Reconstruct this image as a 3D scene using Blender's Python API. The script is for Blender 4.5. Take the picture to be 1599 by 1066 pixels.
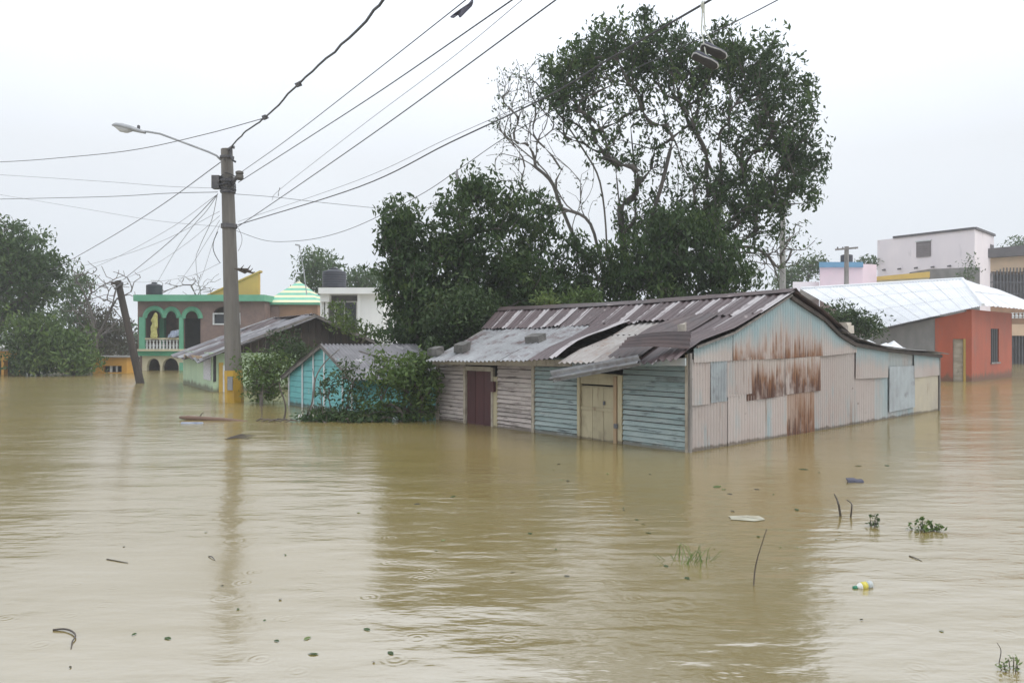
import bpy, math, random
import numpy as np
from mathutils import Vector as V

for _o in list(bpy.data.objects):
    bpy.data.objects.remove(_o)
SC = bpy.context.scene
COL = SC.collection
R = math.radians

# ------------------------------------------------------------------ camera
FPX, CX, CY, EYE = 1200.0, 799.5, 533.0, 1.7      # measured from the photograph, in its own 1599 px frame
_cd = bpy.data.cameras.new('camera')
_cd.sensor_width = 36.0
_cd.lens = 36.0 * FPX / 1599.0
_cd.clip_start = 0.1
_cd.clip_end = 3000
CAM = bpy.data.objects.new('camera', _cd)
COL.objects.link(CAM)
CAM.location = (0, 0, EYE)
CAM.rotation_euler = (R(90), 0, 0)
SC.camera = CAM

# ------------------------------------------------------------------ world: overcast rain sky
SUN_EL, SUN_AZ = 48.0, 108.0
W = bpy.data.worlds.new('World')
SC.world = W
W.use_nodes = True
_nt = W.node_tree
_nt.nodes.clear()
_out = _nt.nodes.new('ShaderNodeOutputWorld')
_bg = _nt.nodes.new('ShaderNodeBackground')
_sky = _nt.nodes.new('ShaderNodeTexSky')
_sky.sky_type = 'NISHITA'
_sky.sun_disc = False
_sky.sun_elevation = R(SUN_EL)
_sky.sun_rotation = R(SUN_AZ)
_sky.air_density = 1.0
_sky.dust_density = 4.0
_tc = _nt.nodes.new('ShaderNodeTexCoord')
_sep = _nt.nodes.new('ShaderNodeSeparateXYZ')
_nt.links.new(_tc.outputs['Generated'], _sep.inputs[0])
_cr = _nt.nodes.new('ShaderNodeValToRGB')          # cloud deck: a little brighter overhead, as under any overcast sky
_cr.color_ramp.elements[0].position = 0.0
_cr.color_ramp.elements[0].color = (8.0, 8.6, 9.4, 1)
_e = _cr.color_ramp.elements.new(0.22)
_e.color = (9.2, 9.6, 10.1, 1)
_e = _cr.color_ramp.elements.new(0.42)
_e.color = (12.4, 13.1, 14.2, 1)
_cr.color_ramp.elements[-1].position = 0.9
_cr.color_ramp.elements[-1].color = (15.5, 16.4, 17.6, 1)
_nt.links.new(_sep.outputs['Z'], _cr.inputs[0])
_ns = _nt.nodes.new('ShaderNodeTexNoise')
_ns.inputs['Scale'].default_value = 1.6
_ns.inputs['Detail'].default_value = 4
_nt.links.new(_tc.outputs['Generated'], _ns.inputs['Vector'])
_mr = _nt.nodes.new('ShaderNodeMapRange')
_mr.inputs['From Min'].default_value = 0.3
_mr.inputs['From Max'].default_value = 0.7
_mr.inputs['To Min'].default_value = 0.93
_mr.inputs['To Max'].default_value = 1.05
_nt.links.new(_ns.outputs['Fac'], _mr.inputs['Value'])
_mu = _nt.nodes.new('ShaderNodeVectorMath')
_mu.operation = 'SCALE'
_nt.links.new(_cr.outputs['Color'], _mu.inputs[0])
_nt.links.new(_mr.outputs['Result'], _mu.inputs['Scale'])
_mx = _nt.nodes.new('ShaderNodeMix')
_mx.data_type = 'RGBA'
_mx.inputs['Factor'].default_value = 0.93          # cloud cover over the clear sky
_nt.links.new(_sky.outputs['Color'], _mx.inputs['A'])
_nt.links.new(_mu.outputs['Vector'], _mx.inputs['B'])
_nt.links.new(_mx.outputs['Result'], _bg.inputs['Color'])
_bg.inputs['Strength'].default_value = 0.1
_nt.links.new(_bg.outputs[0], _out.inputs[0])

# ------------------------------------------------------------------ sun behind thick cloud
_sl = bpy.data.lights.new('sun', 'SUN')
_sl.energy = 1.0
_sl.angle = R(24)
_sl.color = (1.0, 0.97, 0.93)
SUN = bpy.data.objects.new('sun', _sl)
COL.objects.link(SUN)
SUN.location = (0, -10, 40)
_sd = V((math.cos(R(SUN_EL)) * math.sin(R(SUN_AZ)), math.cos(R(SUN_EL)) * math.cos(R(SUN_AZ)), math.sin(R(SUN_EL))))
SUN.rotation_euler = (-_sd).to_track_quat('-Z', 'Y').to_euler()

SC.view_settings.view_transform = 'Standard'
SC.view_settings.look = 'None'
SC.view_settings.exposure = 0.0
SC.view_settings.gamma = 1.0
SC.view_settings.use_curve_mapping = False
SC.render.engine = 'CYCLES'
SC.cycles.use_denoising = True
SC.cycles.max_bounces = 6
SC.cycles.diffuse_bounces = 3
SC.cycles.glossy_bounces = 3
SC.cycles.transmission_bounces = 4
SC.cycles.transparent_max_bounces = 8
SC.cycles.volume_bounces = 1
SC.cycles.sample_clamp_indirect = 8

# ------------------------------------------------------------------ helpers
rng = np.random.default_rng(7)
rnd = random.Random(11)

def PX(px, py, d):
    """point at depth d that the photograph shows at pixel px, py"""
    return V(((px - CX) / FPX * d, d, EYE + (CY - py) / FPX * d))

def WT(px, py):
    """point on the water surface at that pixel"""
    return PX(px, py, FPX * EYE / (py - CY))

LOC = {}

def tag(o, label, cat, group=None):
    o['label'] = label
    o['category'] = cat
    if group:
        o['group'] = group
    return o

def thing(name, label, cat, loc, group=None):
    o = bpy.data.objects.new(name, None)
    COL.objects.link(o)
    o.location = loc
    o.empty_display_size = 0.2
    LOC[o.name] = V(loc)
    return tag(o, label, cat, group)

class G:
    """collects faces in world coordinates; build() links them as one mesh object"""
    def __init__(self):
        self.v, self.f, self.uv = [], [], []

    def quad(self, *ps, uv=None):
        n = len(self.v)
        self.v += [tuple(p) for p in ps]
        self.f.append(tuple(range(n, n + len(ps))))
        self.uv += uv if uv else [(0.5, 0.5)] * len(ps)
        return self

    def hexa(self, p):
        """eight corners: 0-3 bottom ring, 4-7 top ring"""
        n = len(self.v)
        self.v += [tuple(q) for q in p]
        for f in ((3, 2, 1, 0), (4, 5, 6, 7), (0, 1, 5, 4), (1, 2, 6, 5), (2, 3, 7, 6), (3, 0, 4, 7)):
            self.f.append(tuple(n + i for i in f))
            self.uv += [(0.5, 0.5)] * 4
        return self

    def slab(self, o, a, b, c):
        """parallelepiped from corner o with edges a, b, c"""
        o, a, b, c = V(o), V(a), V(b), V(c)
        return self.hexa([o, o + a, o + a + b, o + b, o + c, o + a + c, o + a + b + c, o + b + c])

    def box(self, lo, hi):
        lo, hi = V(lo), V(hi)
        return self.slab(lo, (hi.x - lo.x, 0, 0), (0, hi.y - lo.y, 0), (0, 0, hi.z - lo.z))

    def pbox(self, x0, y0, x1, y1, d, th):
        """box facing the camera: pixel rectangle on the plane at depth d, th metres deep"""
        a, b = PX(x0, y1, d), PX(x1, y0, d)
        return self.box((a.x, d, a.z), (b.x, d + th, b.z))

    def tube(self, pts, rad, n=6, caps=True):
        pts = [V(p) for p in pts]
        k = len(pts)
        if not hasattr(rad, '__len__'):
            rad = [rad] * k
        base = len(self.v)
        t = (pts[1] - pts[0]).normalized()
        nx = t.cross(V((0.13, 0.31, 0.94)))
        if nx.length < 1e-3:
            nx = t.cross(V((1, 0, 0)))
        nx.normalize()
        for i, p in enumerate(pts):
            t = pts[min(i + 1, k - 1)] - pts[max(i - 1, 0)]
            t.normalize()
            nx = (nx - t * nx.dot(t)).normalized()
            ny = t.cross(nx)
            for j in range(n):
                a = 2 * math.pi * j / n
                self.v.append(tuple(p + (nx * math.cos(a) + ny * math.sin(a)) * rad[i]))
        for i in range(k - 1):
            for j in range(n):
                q = (base + i * n + j, base + i * n + (j + 1) % n, base + (i + 1) * n + (j + 1) % n, base + (i + 1) * n + j)
                self.f.append(q)
                self.uv += [(0.5, 0.5)] * 4
        if caps:
            self.f.append(tuple(base + j for j in reversed(range(n))))
            self.f.append(tuple(base + (k - 1) * n + j for j in range(n)))
            self.uv += [(0.5, 0.5)] * (2 * n)
        return self

    def lathe(self, c, prof, n=16, cap=True):
        c = V(c)
        base = len(self.v)
        for r, z in prof:
            for j in range(n):
                a = 2 * math.pi * j / n
                self.v.append((c.x + r * math.cos(a), c.y + r * math.sin(a), c.z + z))
        for i in range(len(prof) - 1):
            for j in range(n):
                self.f.append((base + i * n + j, base + i * n + (j + 1) % n, base + (i + 1) * n + (j + 1) % n, base + (i + 1) * n + j))
                self.uv += [(0.5, 0.5)] * 4
        if cap:
            self.f.append(tuple(base + j for j in reversed(range(n))))
            self.f.append(tuple(base + (len(prof) - 1) * n + j for j in range(n)))
            self.uv += [(0.5, 0.5)] * (2 * n)
        return self

    def prism(self, poly, ext):
        ext = V(ext)
        n, b = len(poly), len(self.v)
        self.v += [tuple(p) for p in poly] + [tuple(V(p) + ext) for p in poly]
        self.f.append(tuple(b + i for i in reversed(range(n))))
        self.f.append(tuple(b + n + i for i in range(n)))
        self.uv += [(0.5, 0.5)] * (2 * n)
        for i in range(n):
            j = (i + 1) % n
            self.f.append((b + i, b + j, b + n + j, b + n + i))
            self.uv += [(0.5, 0.5)] * 4
        return self

    def build(self, name, mat, parent=None, origin=None, smooth=False, uv=False):
        me = bpy.data.meshes.new(name)
        off = V((0, 0, 0))
        if parent is not None:
            q = parent
            while q is not None:
                off = off + LOC.get(q.name, V((0, 0, 0)))
                q = q.parent
        elif origin is not None:
            off = V(origin)
        me.from_pydata([(x - off.x, y - off.y, z - off.z) for x, y, z in self.v], [], self.f)
        if uv:
            l = me.uv_layers.new(name='UVMap')
            l.data.foreach_set('uv', [c for t in self.uv for c in t])
        if smooth:
            me.polygons.foreach_set('use_smooth', [True] * len(me.polygons))
        me.materials.append(MAT[mat] if isinstance(mat, str) else mat)
        me.update()
        o = bpy.data.objects.new(name, me)
        COL.objects.link(o)
        if parent is not None:
            o.parent = parent
        elif origin is not None:
            o.location = origin
            LOC[o.name] = V(origin)
        return o

def arr_mesh(name, verts, faces_quads, mat, parent=None, origin=(0, 0, 0)):
    """fast mesh from numpy arrays of vertices and quads"""
    off = V((0, 0, 0))
    q = parent
    while q is not None:
        off = off + LOC.get(q.name, V((0, 0, 0)))
        q = q.parent
    if parent is None:
        off = V(origin)
    verts = verts - np.array(off)[None, :]
    me = bpy.data.meshes.new(name)
    nv, nf = len(verts), len(faces_quads)
    me.vertices.add(nv)
    me.vertices.foreach_set('co', verts.astype(np.float32).ravel())
    me.loops.add(nf * 4)
    me.loops.foreach_set('vertex_index', faces_quads.astype(np.int32).ravel())
    me.polygons.add(nf)
    me.polygons.foreach_set('loop_start', np.arange(0, nf * 4, 4, dtype=np.int32))
    me.update(calc_edges=True)
    me.materials.append(MAT[mat])
    o = bpy.data.objects.new(name, me)
    COL.objects.link(o)
    if parent is not None:
        o.parent = parent
    else:
        o.location = origin
        LOC[o.name] = V(origin)
    return o

# ------------------------------------------------------------------ materials
MAT = {}

def _new(name):
    m = bpy.data.materials.new(name)
    m.use_nodes = True
    nt = m.node_tree
    return m, nt, nt.nodes['Principled BSDF']

def _n(nt, t, **kw):
    n = nt.nodes.new(t)
    for k, v in kw.items():
        setattr(n, k, v)
    return n

def _mix(nt, fac, a, b, blend='MIX'):
    x = _n(nt, 'ShaderNodeMix', data_type='RGBA', blend_type=blend)
    for key, val in (('Factor', fac), ('A', a), ('B', b)):
        if hasattr(val, 'is_linked') or hasattr(val, 'links'):
            nt.links.new(val, x.inputs[key])
        elif key == 'Factor':
            x.inputs[key].default_value = val
        else:
            x.inputs[key].default_value = (*val, 1) if len(val) == 3 else val
    return x.outputs['Result']

def _noise(nt, vec, scale, stretch=(1, 1, 1), detail=5, rough=0.6, lo=0.35, hi=0.65):
    mp = _n(nt, 'ShaderNodeMapping')
    mp.inputs['Scale'].default_value = stretch
    nt.links.new(vec, mp.inputs['Vector'])
    nz = _n(nt, 'ShaderNodeTexNoise')
    nz.inputs['Scale'].default_value = scale
    nz.inputs['Detail'].default_value = detail
    nz.inputs['Roughness'].default_value = rough
    nt.links.new(mp.outputs[0], nz.inputs['Vector'])
    mr = _n(nt, 'ShaderNodeMapRange')
    mr.inputs['From Min'].default_value = lo
    mr.inputs['From Max'].default_value = hi
    nt.links.new(nz.outputs['Fac'], mr.inputs['Value'])
    return mr.outputs['Result']

def mat(name, c1, c2=None, scale=3.0, stretch=(1, 1, 1), rough=0.6, bump=0.15, bscale=30.0, var=0.12,
        layers=(), metal=0.0, spec=0.5, waterline=0.0):
    """weathered surface: two colours mixed by noise, extra stain layers (colour, scale, stretch, lo, hi), per-piece value shift"""
    m, nt, b = _new(name)
    tc = _n(nt, 'ShaderNodeTexCoord')
    vec = tc.outputs['Object']
    if c2 is None:
        c2 = tuple(x * 0.78 for x in c1)
    oi = _n(nt, 'ShaderNodeObjectInfo')
    addv = _n(nt, 'ShaderNodeVectorMath', operation='ADD')       # decorrelate the pieces
    sc = _n(nt, 'ShaderNodeVectorMath', operation='SCALE')
    cmb = _n(nt, 'ShaderNodeCombineXYZ')
    for k in range(3):
        nt.links.new(oi.outputs['Random'], cmb.inputs[k])
    nt.links.new(cmb.outputs[0], sc.inputs[0])
    sc.inputs['Scale'].default_value = 17.0
    nt.links.new(vec, addv.inputs[0])
    nt.links.new(sc.outputs[0], addv.inputs[1])
    vv = addv.outputs[0]
    col = _mix(nt, _noise(nt, vv, scale, stretch), c1, c2)
    for lc, ls, lst, lo, hi in layers:
        col = _mix(nt, _noise(nt, vv, ls, lst, lo=lo, hi=hi), col, lc)
    if waterline:
        # darker brown band just above the water, uneven along the wall
        geo = _n(nt, 'ShaderNodeNewGeometry')
        sp = _n(nt, 'ShaderNodeSeparateXYZ')
        nt.links.new(geo.outputs['Position'], sp.inputs[0])
        ma = _n(nt, 'ShaderNodeMath', operation='MULTIPLY_ADD')
        nt.links.new(_noise(nt, vec, 2.5, (1.5, 1.5, .2), lo=.2, hi=.8), ma.inputs[0])
        ma.inputs[1].default_value = -waterline
        nt.links.new(sp.outputs['Z'], ma.inputs[2])
        tr = _n(nt, 'ShaderNodeMapRange')
        tr.inputs['From Min'].default_value = waterline * .25
        tr.inputs['From Max'].default_value = -waterline * .15
        tr.inputs['To Max'].default_value = .75
        nt.links.new(ma.outputs[0], tr.inputs['Value'])
        col = _mix(nt, tr.outputs[0], col, (0.095, 0.072, 0.042))
    if var:
        hs = _n(nt, 'ShaderNodeHueSaturation')
        mr = _n(nt, 'ShaderNodeMapRange')
        mr.inputs['To Min'].default_value = 1 - var
        mr.inputs['To Max'].default_value = 1 + var
        nt.links.new(oi.outputs['Random'], mr.inputs['Value'])
        nt.links.new(mr.outputs[0], hs.inputs['Value'])
        nt.links.new(col, hs.inputs['Color'])
        col = hs.outputs['Color']
    nt.links.new(col, b.inputs['Base Color'])
    b.inputs['Roughness'].default_value = rough
    b.inputs['Metallic'].default_value = metal
    b.inputs['Specular IOR Level'].default_value = spec
    if bump:
        bp = _n(nt, 'ShaderNodeBump')
        bp.inputs['Strength'].default_value = bump
        bp.inputs['Distance'].default_value = 0.02
        nt.links.new(_noise(nt, vv, bscale, stretch, lo=0.0, hi=1.0), bp.inputs['Height'])
        nt.links.new(bp.outputs[0], b.inputs['Normal'])
    MAT[name] = m
    return m

def leafmat(name, c1, c2, c3, trans=0.25, rough=0.45):
    m, nt, b = _new(name)
    ge = _n(nt, 'ShaderNodeNewGeometry')
    cr = _n(nt, 'ShaderNodeValToRGB')
    cr.color_ramp.elements[0].color = (*c1, 1)
    cr.color_ramp.elements[1].color = (*c3, 1)
    e = cr.color_ramp.elements.new(0.6)
    e.color = (*c2, 1)
    tc = _n(nt, 'ShaderNodeTexCoord')
    cl = _noise(nt, tc.outputs['Object'], .55, detail=3, lo=.34, hi=.66)      # leaf age differs from bough to bough
    av = _n(nt, 'ShaderNodeMix', data_type='FLOAT')
    av.inputs['Factor'].default_value = .55
    nt.links.new(ge.outputs['Random Per Island'], av.inputs['A'])
    nt.links.new(cl, av.inputs['B'])
    nt.links.new(av.outputs['Result'], cr.inputs[0])
    nt.links.new(cr.outputs[0], b.inputs['Base Color'])
    b.inputs['Roughness'].default_value = rough
    b.inputs['Specular IOR Level'].default_value = 0.3
    tr = _n(nt, 'ShaderNodeBsdfTranslucent')
    nt.links.new(cr.outputs[0], tr.inputs['Color'])
    ms = _n(nt, 'ShaderNodeMixShader')
    ms.inputs[0].default_value = trans
    nt.links.new(b.outputs[0], ms.inputs[1])
    nt.links.new(tr.outputs[0], ms.inputs[2])
    nt.links.new(ms.outputs[0], nt.nodes['Material Output'].inputs['Surface'])
    MAT[name] = m

RUST, RUSTD = (0.20, 0.085, 0.035), (0.09, 0.04, 0.025)
DIRT = (0.10, 0.085, 0.07)
mat('concrete', (0.30, 0.29, 0.27), (0.20, 0.19, 0.18), 2.0, (1, 1, .35), rough=0.75, layers=[(DIRT, 4, (1, 1, .3), .55, .8)])
mat('block', (0.16, 0.15, 0.14), (0.08, 0.08, 0.07), 6.0, rough=0.85, bump=0.5)
mat('pole_concrete', (0.165, 0.15, 0.13), (0.105, 0.095, 0.082), 3.0, (1, 1, .15), rough=0.7, layers=[((0.07, 0.06, 0.05), 5, (2, 2, .12), .58, .8)])
mat('pole_yellow', (0.56, 0.34, 0.03), (0.45, 0.27, 0.04), 4.0, rough=0.6, layers=[(DIRT, 6, (1, 1, .4), .6, .8)])
mat('hardware', (0.07, 0.07, 0.075), (0.12, 0.11, 0.11), 8, rough=0.5)
mat('lamp_metal', (0.42, 0.43, 0.44), (0.32, 0.33, 0.34), 4, rough=0.4)
mat('lamp_glass', (0.62, 0.63, 0.64), (0.5, 0.5, 0.5), 4, rough=0.2)
mat('cable', (0.035, 0.035, 0.04), (0.06, 0.06, 0.065), 3, rough=0.5, bump=0)
mat('cable_pale', (0.20, 0.20, 0.22), (0.28, 0.28, 0.29), 3, rough=0.5, bump=0)
mat('wood_dark', (0.065, 0.05, 0.04), (0.035, 0.028, 0.024), 4, (1, 1, .2), rough=0.7, bump=0.4)
mat('wood_grey', (0.23, 0.21, 0.19), (0.13, 0.12, 0.11), 5, (1, 1, .3), rough=0.8, bump=0.3)
mat('wood_pale', (0.42, 0.37, 0.29), (0.28, 0.24, 0.18), 5, (.4, .4, 1), rough=0.7, layers=[(DIRT, 7, (1, 1, .5), .58, .75)])
mat('plank_pink', (0.47, 0.41, 0.37), (0.38, 0.33, 0.30), 2.2, (1, 1, 1), rough=0.6, waterline=.085, bump=0.35, var=0.1,
    layers=[((0.17, 0.14, 0.12), 4.5, (.5, .5, 4), .56, .68), ((0.50, 0.46, 0.40), 3, (.4, .4, 3), .6, .7), ((0.20, 0.17, 0.14), 1.6, (1, 1, .7), .56, .74)])
mat('plank_turq', (0.235, 0.305, 0.295), (0.31, 0.365, 0.35), 2.2, (1, 1, 1), rough=0.6, waterline=.085, bump=0.35, var=0.1,
    layers=[((0.08, 0.10, 0.10), 5, (.5, .5, 5), .56, .68), ((0.36, 0.38, 0.35), 3.5, (.4, .4, 3), .6, .7), ((0.12, 0.13, 0.12), 1.6, (1, 1, .7), .56, .74)])
mat('door_red', (0.075, 0.022, 0.022), (0.05, 0.018, 0.02), 4, (1, 1, .2), rough=0.55, var=0.08)
mat('door_yellow', (0.43, 0.375, 0.24), (0.35, 0.30, 0.19), 3, (1, 1, .25), rough=0.6, var=0.07, waterline=.06,
    layers=[((0.20, 0.13, 0.08), 5, (2, 2, .3), .58, .72), ((0.20, 0.17, 0.11), 2.2, (1, 1, .6), .54, .72)])
mat('post_orange', (0.40, 0.27, 0.15), (0.30, 0.21, 0.13), 4, (1, 1, .3), rough=0.6)
_tin = dict(rough=0.5, bump=0.25, bscale=9, var=0.07, waterline=.085)
PINKW, BLUEW = (0.415, 0.35, 0.318), (0.285, 0.37, 0.385)
mat('tin_pink', PINKW, (0.43, 0.38, 0.35), 1.2, (1, 1, .6), layers=[(BLUEW, 1.6, (1.6, 1.6, .5), .52, .75), ((0.24, 0.17, 0.12), 5, (2.5, 2.5, .16), .60, .78), ((0.16, 0.13, 0.11), 9, (1, 1, 1), .66, .74), (RUST, 3.5, (4, 4, .2), .69, .80)], **_tin)
mat('tin_blue', BLUEW, (0.42, 0.42, 0.40), 1.3, (1, 1, .45), layers=[(PINKW, 1.4, (1.5, 1.5, .4), .5, .72), ((0.23, 0.16, 0.11), 5, (2, 2, .22), .64, .8)], **_tin)
mat('tin_cream', (0.50, 0.45, 0.34), (0.42, 0.38, 0.31), 1.2, layers=[(RUST, 5, (3, 3, .2), .62, .75)], **_tin)
mat('tin_patch', (0.33, 0.37, 0.38), (0.26, 0.28, 0.29), 2.5, layers=[((0.16, 0.16, 0.16), 4, (1, 1, 1), .56, .75)], **_tin)
mat('tin_rust', (0.44, 0.36, 0.31), (0.34, 0.24, 0.18), 1.6, (1, 1, .5), layers=[(RUST, 4.5, (3, 3, .22), .46, .62), (RUSTD, 7, (3, 3, .25), .55, .7)], **_tin)
mat('tin_rust_heavy', (0.30, 0.18, 0.12), (0.38, 0.28, 0.22), 3, (3, 3, .25), layers=[(RUST, 5, (4, 4, .2), .42, .58), (RUSTD, 6, (3, 3, .25), .48, .64)], **_tin)
_roof = dict(rough=0.38, bump=0.15, bscale=12, var=0.10)
mat('roof_zinc', (0.30, 0.305, 0.31), (0.20, 0.195, 0.20), 2.2, (1, 1, 1), layers=[((0.14, 0.105, 0.10), 2.2, (1, 1, 1), .55, .70), ((0.40, 0.41, 0.42), 6.0, (1, 1, 1), .60, .72), ((0.11, 0.075, 0.072), 1.5, (1, 1, 1), .58, .66)], **_roof)
mat('roof_brown', (0.100, 0.068, 0.067), (0.070, 0.050, 0.050), 2.0, layers=[((0.30, 0.25, 0.24), 2.6, (1, 1, 1), .63, .70)], **_roof)
mat('roof_dark', (0.060, 0.045, 0.045), (0.10, 0.065, 0.060), 2.0, **_roof)
mat('roof_pale', (0.34, 0.32, 0.30), (0.24, 0.205, 0.185), 2.2, layers=[((0.22, 0.15, 0.11), 3.5, (1, 1, 1), .56, .7)], **_roof)
mat('roof_grey', (0.20, 0.19, 0.20), (0.13, 0.125, 0.13), 2.2, layers=[((0.34, 0.33, 0.33), 2.5, (1, 1, 1), .56, .68)], **_roof)
mat('roof_white', (0.78, 0.79, 0.80), (0.68, 0.69, 0.71), 1.0, rough=0.35, bump=0.08, bscale=10, var=0.03, layers=[((0.45, 0.44, 0.43), 2.0, (1, 1, 1), .66, .76)])
mat('turq_paint', (0.16, 0.45, 0.44), (0.12, 0.36, 0.37), 2.5, (1, 1, .6), rough=0.55, var=0.08, waterline=.2, layers=[((0.30, 0.42, 0.40), 4, (1, 1, .4), .6, .8)])
mat('white_batten', (0.66, 0.68, 0.68), (0.52, 0.53, 0.52), 4, rough=0.55)
mat('lime_wall', (0.44, 0.55, 0.36), (0.36, 0.47, 0.31), 1.6, (1, 1, .5), rough=0.7, var=0, waterline=.3, layers=[((0.24, 0.30, 0.2), 3, (1, 1, .3), .6, .8)])
mat('ochre', (0.45, 0.29, 0.05), (0.36, 0.24, 0.06), 3, rough=0.6)
mat('poster', (0.62, 0.60, 0.60), (0.42, 0.42, 0.44), 9, (1, 1, 2), rough=0.7, var=0)
mat('green_paint', (0.09, 0.34, 0.19), (0.07, 0.27, 0.16), 1.2, rough=0.6, var=0.04, layers=[((0.06, 0.16, 0.10), 2, (1, 1, .3), .62, .8)])
mat('green_light', (0.15, 0.42, 0.27), (0.12, 0.35, 0.22), 1.5, rough=0.6, var=0.04)
mat('brown_wall', (0.235, 0.165, 0.14), (0.18, 0.13, 0.115), 2.5, rough=0.75, var=0.02, layers=[((0.12, 0.09, 0.08), 1.4, (1, 1, .4), .58, .8)])
mat('cream_paint', (0.62, 0.56, 0.38), (0.54, 0.49, 0.35), 1.5, rough=0.6, var=0.03)
mat('yellow_paint', (0.62, 0.42, 0.10), (0.54, 0.37, 0.10), 1.0, rough=0.6, var=0.03)
mat('orange_paint', (0.55, 0.29, 0.05), (0.47, 0.25, 0.05), 1.2, rough=0.6, var=0.03)
mat('terracotta', (0.34, 0.20, 0.12), (0.26, 0.16, 0.10), 1.5, rough=0.7, var=0.03)
mat('white_wall', (0.80, 0.80, 0.77), (0.72, 0.72, 0.70), 1.0, (1, 1, .4), rough=0.7, var=0.02, layers=[((0.42, 0.42, 0.40), 2.2, (1, 1, .25), .62, .85)])
mat('pink_wall', (0.80, 0.73, 0.74), (0.74, 0.68, 0.70), .8, (1, 1, .4), rough=0.7, var=0.02, layers=[((0.42, 0.38, 0.38), 1.6, (1, 1, .25), .62, .85)])
mat('rose_wall', (0.70, 0.54, 0.58), (0.64, 0.52, 0.55), .8, rough=0.7, var=0.02)
mat('blue_paint', (0.15, 0.33, 0.50), (0.13, 0.28, 0.42), 1.2, rough=0.6)
mat('grey_wall', (0.23, 0.22, 0.21), (0.16, 0.155, 0.15), 1.5, (1, 1, .4), rough=0.8, var=0.03)
mat('dark_grey', (0.12, 0.11, 0.115), (0.09, 0.085, 0.09), 1.5, rough=0.7)
mat('peach_wall', (0.55, 0.40, 0.27), (0.48, 0.36, 0.25), 1.2, rough=0.7)
mat('red_wall', (0.40, 0.082, 0.032), (0.31, 0.070, 0.032), 1.1, (1, 1, .5), rough=0.6, var=0.02, waterline=.5, layers=[((0.22, 0.10, 0.075), 1.5, (1, 1, .4), .58, .8)])
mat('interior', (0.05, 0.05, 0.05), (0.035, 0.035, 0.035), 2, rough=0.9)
mat('glass_dark', (0.03, 0.035, 0.04), (0.02, 0.025, 0.03), 2, rough=0.12, bump=0)
mat('louver', (0.22, 0.19, 0.19), (0.17, 0.15, 0.15), 3, rough=0.6)
mat('iron', (0.07, 0.075, 0.085), (0.11, 0.11, 0.12), 3, rough=0.5)
mat('tank', (0.022, 0.024, 0.034), (0.03, 0.032, 0.042), 2, rough=0.45, var=0)
mat('tile_green', (0.22, 0.58, 0.42), (0.18, 0.5, 0.37), 2, rough=0.55)
mat('tile_cream', (0.74, 0.70, 0.42), (0.68, 0.66, 0.48), 2, rough=0.55)
mat('cloth_yellow', (0.52, 0.49, 0.20), (0.36, 0.34, 0.09), 9, rough=0.8)
mat('cloth_blue', (0.50, 0.56, 0.68), (0.28, 0.33, 0.46), 9, rough=0.8)
mat('cloth_dark', (0.07, 0.07, 0.10), (0.10, 0.10, 0.13), 9, rough=0.85)
mat('shoe_upper', (0.075, 0.075, 0.10), (0.05, 0.05, 0.07), 9, rough=0.7)
mat('shoe_sole', (0.45, 0.44, 0.42), (0.30, 0.29, 0.27), 20, rough=0.7)
mat('shoe_tread', (0.05, 0.046, 0.042), (0.035, 0.032, 0.03), 25, rough=0.8)
mat('lace', (0.62, 0.64, 0.55), (0.5, 0.5, 0.44), 20, rough=0.8)
mat('bark', (0.10, 0.085, 0.07), (0.06, 0.052, 0.045), 3, (1, 1, .3), rough=0.75, bump=0.5)
mat('bark_pale', (0.17, 0.15, 0.13), (0.10, 0.09, 0.08), 3, (1, 1, .3), rough=0.75, bump=0.5)
mat('twig', (0.06, 0.048, 0.04), (0.10, 0.08, 0.06), 6, rough=0.6)
mat('log', (0.22, 0.13, 0.085), (0.14, 0.085, 0.06), 3, (.3, 1, 1), rough=0.55, bump=0.4)
mat('plastic_white', (0.70, 0.70, 0.66), (0.6, 0.6, 0.56), 5, rough=0.3)
mat('plastic_yellow', (0.62, 0.55, 0.08), (0.6, 0.5, 0.08), 5, rough=0.35)
mat('plastic_green', (0.03, 0.22, 0.12), (0.03, 0.2, 0.1), 5, rough=0.35)
mat('plastic_clear', (0.45, 0.48, 0.47), (0.4, 0.43, 0.42), 5, rough=0.1)
mat('bag_film', (0.46, 0.45, 0.36), (0.36, 0.34, 0.25), 9, rough=0.25)
mat('ball', (0.50, 0.58, 0.62), (0.35, 0.42, 0.48), 12, rough=0.4)
mat('stone_pale', (0.50, 0.45, 0.38), (0.38, 0.34, 0.29), 8, rough=0.8, bump=0.5)
mat('ground', (0.12, 0.10, 0.07), (0.09, 0.075, 0.055), 2, rough=0.9)
leafmat('leaf_dark', (0.020, 0.042, 0.012), (0.046, 0.088, 0.022), (0.125, 0.175, 0.048), .34)
leafmat('leaf_mid', (0.028, 0.052, 0.018), (0.052, 0.088, 0.028), (0.12, 0.155, 0.050))
leafmat('leaf_bright', (0.050, 0.090, 0.024), (0.095, 0.15, 0.036), (0.19, 0.24, 0.065))
leafmat('leaf_far', (0.036, 0.070, 0.024), (0.070, 0.118, 0.038), (0.13, 0.18, 0.062), .34)
leafmat('leaf_brown', (0.05, 0.045, 0.028), (0.07, 0.065, 0.035), (0.09, 0.09, 0.05))
leafmat('leaf_pale', (0.12, 0.17, 0.06), (0.17, 0.22, 0.08), (0.24, 0.27, 0.10))

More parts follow.
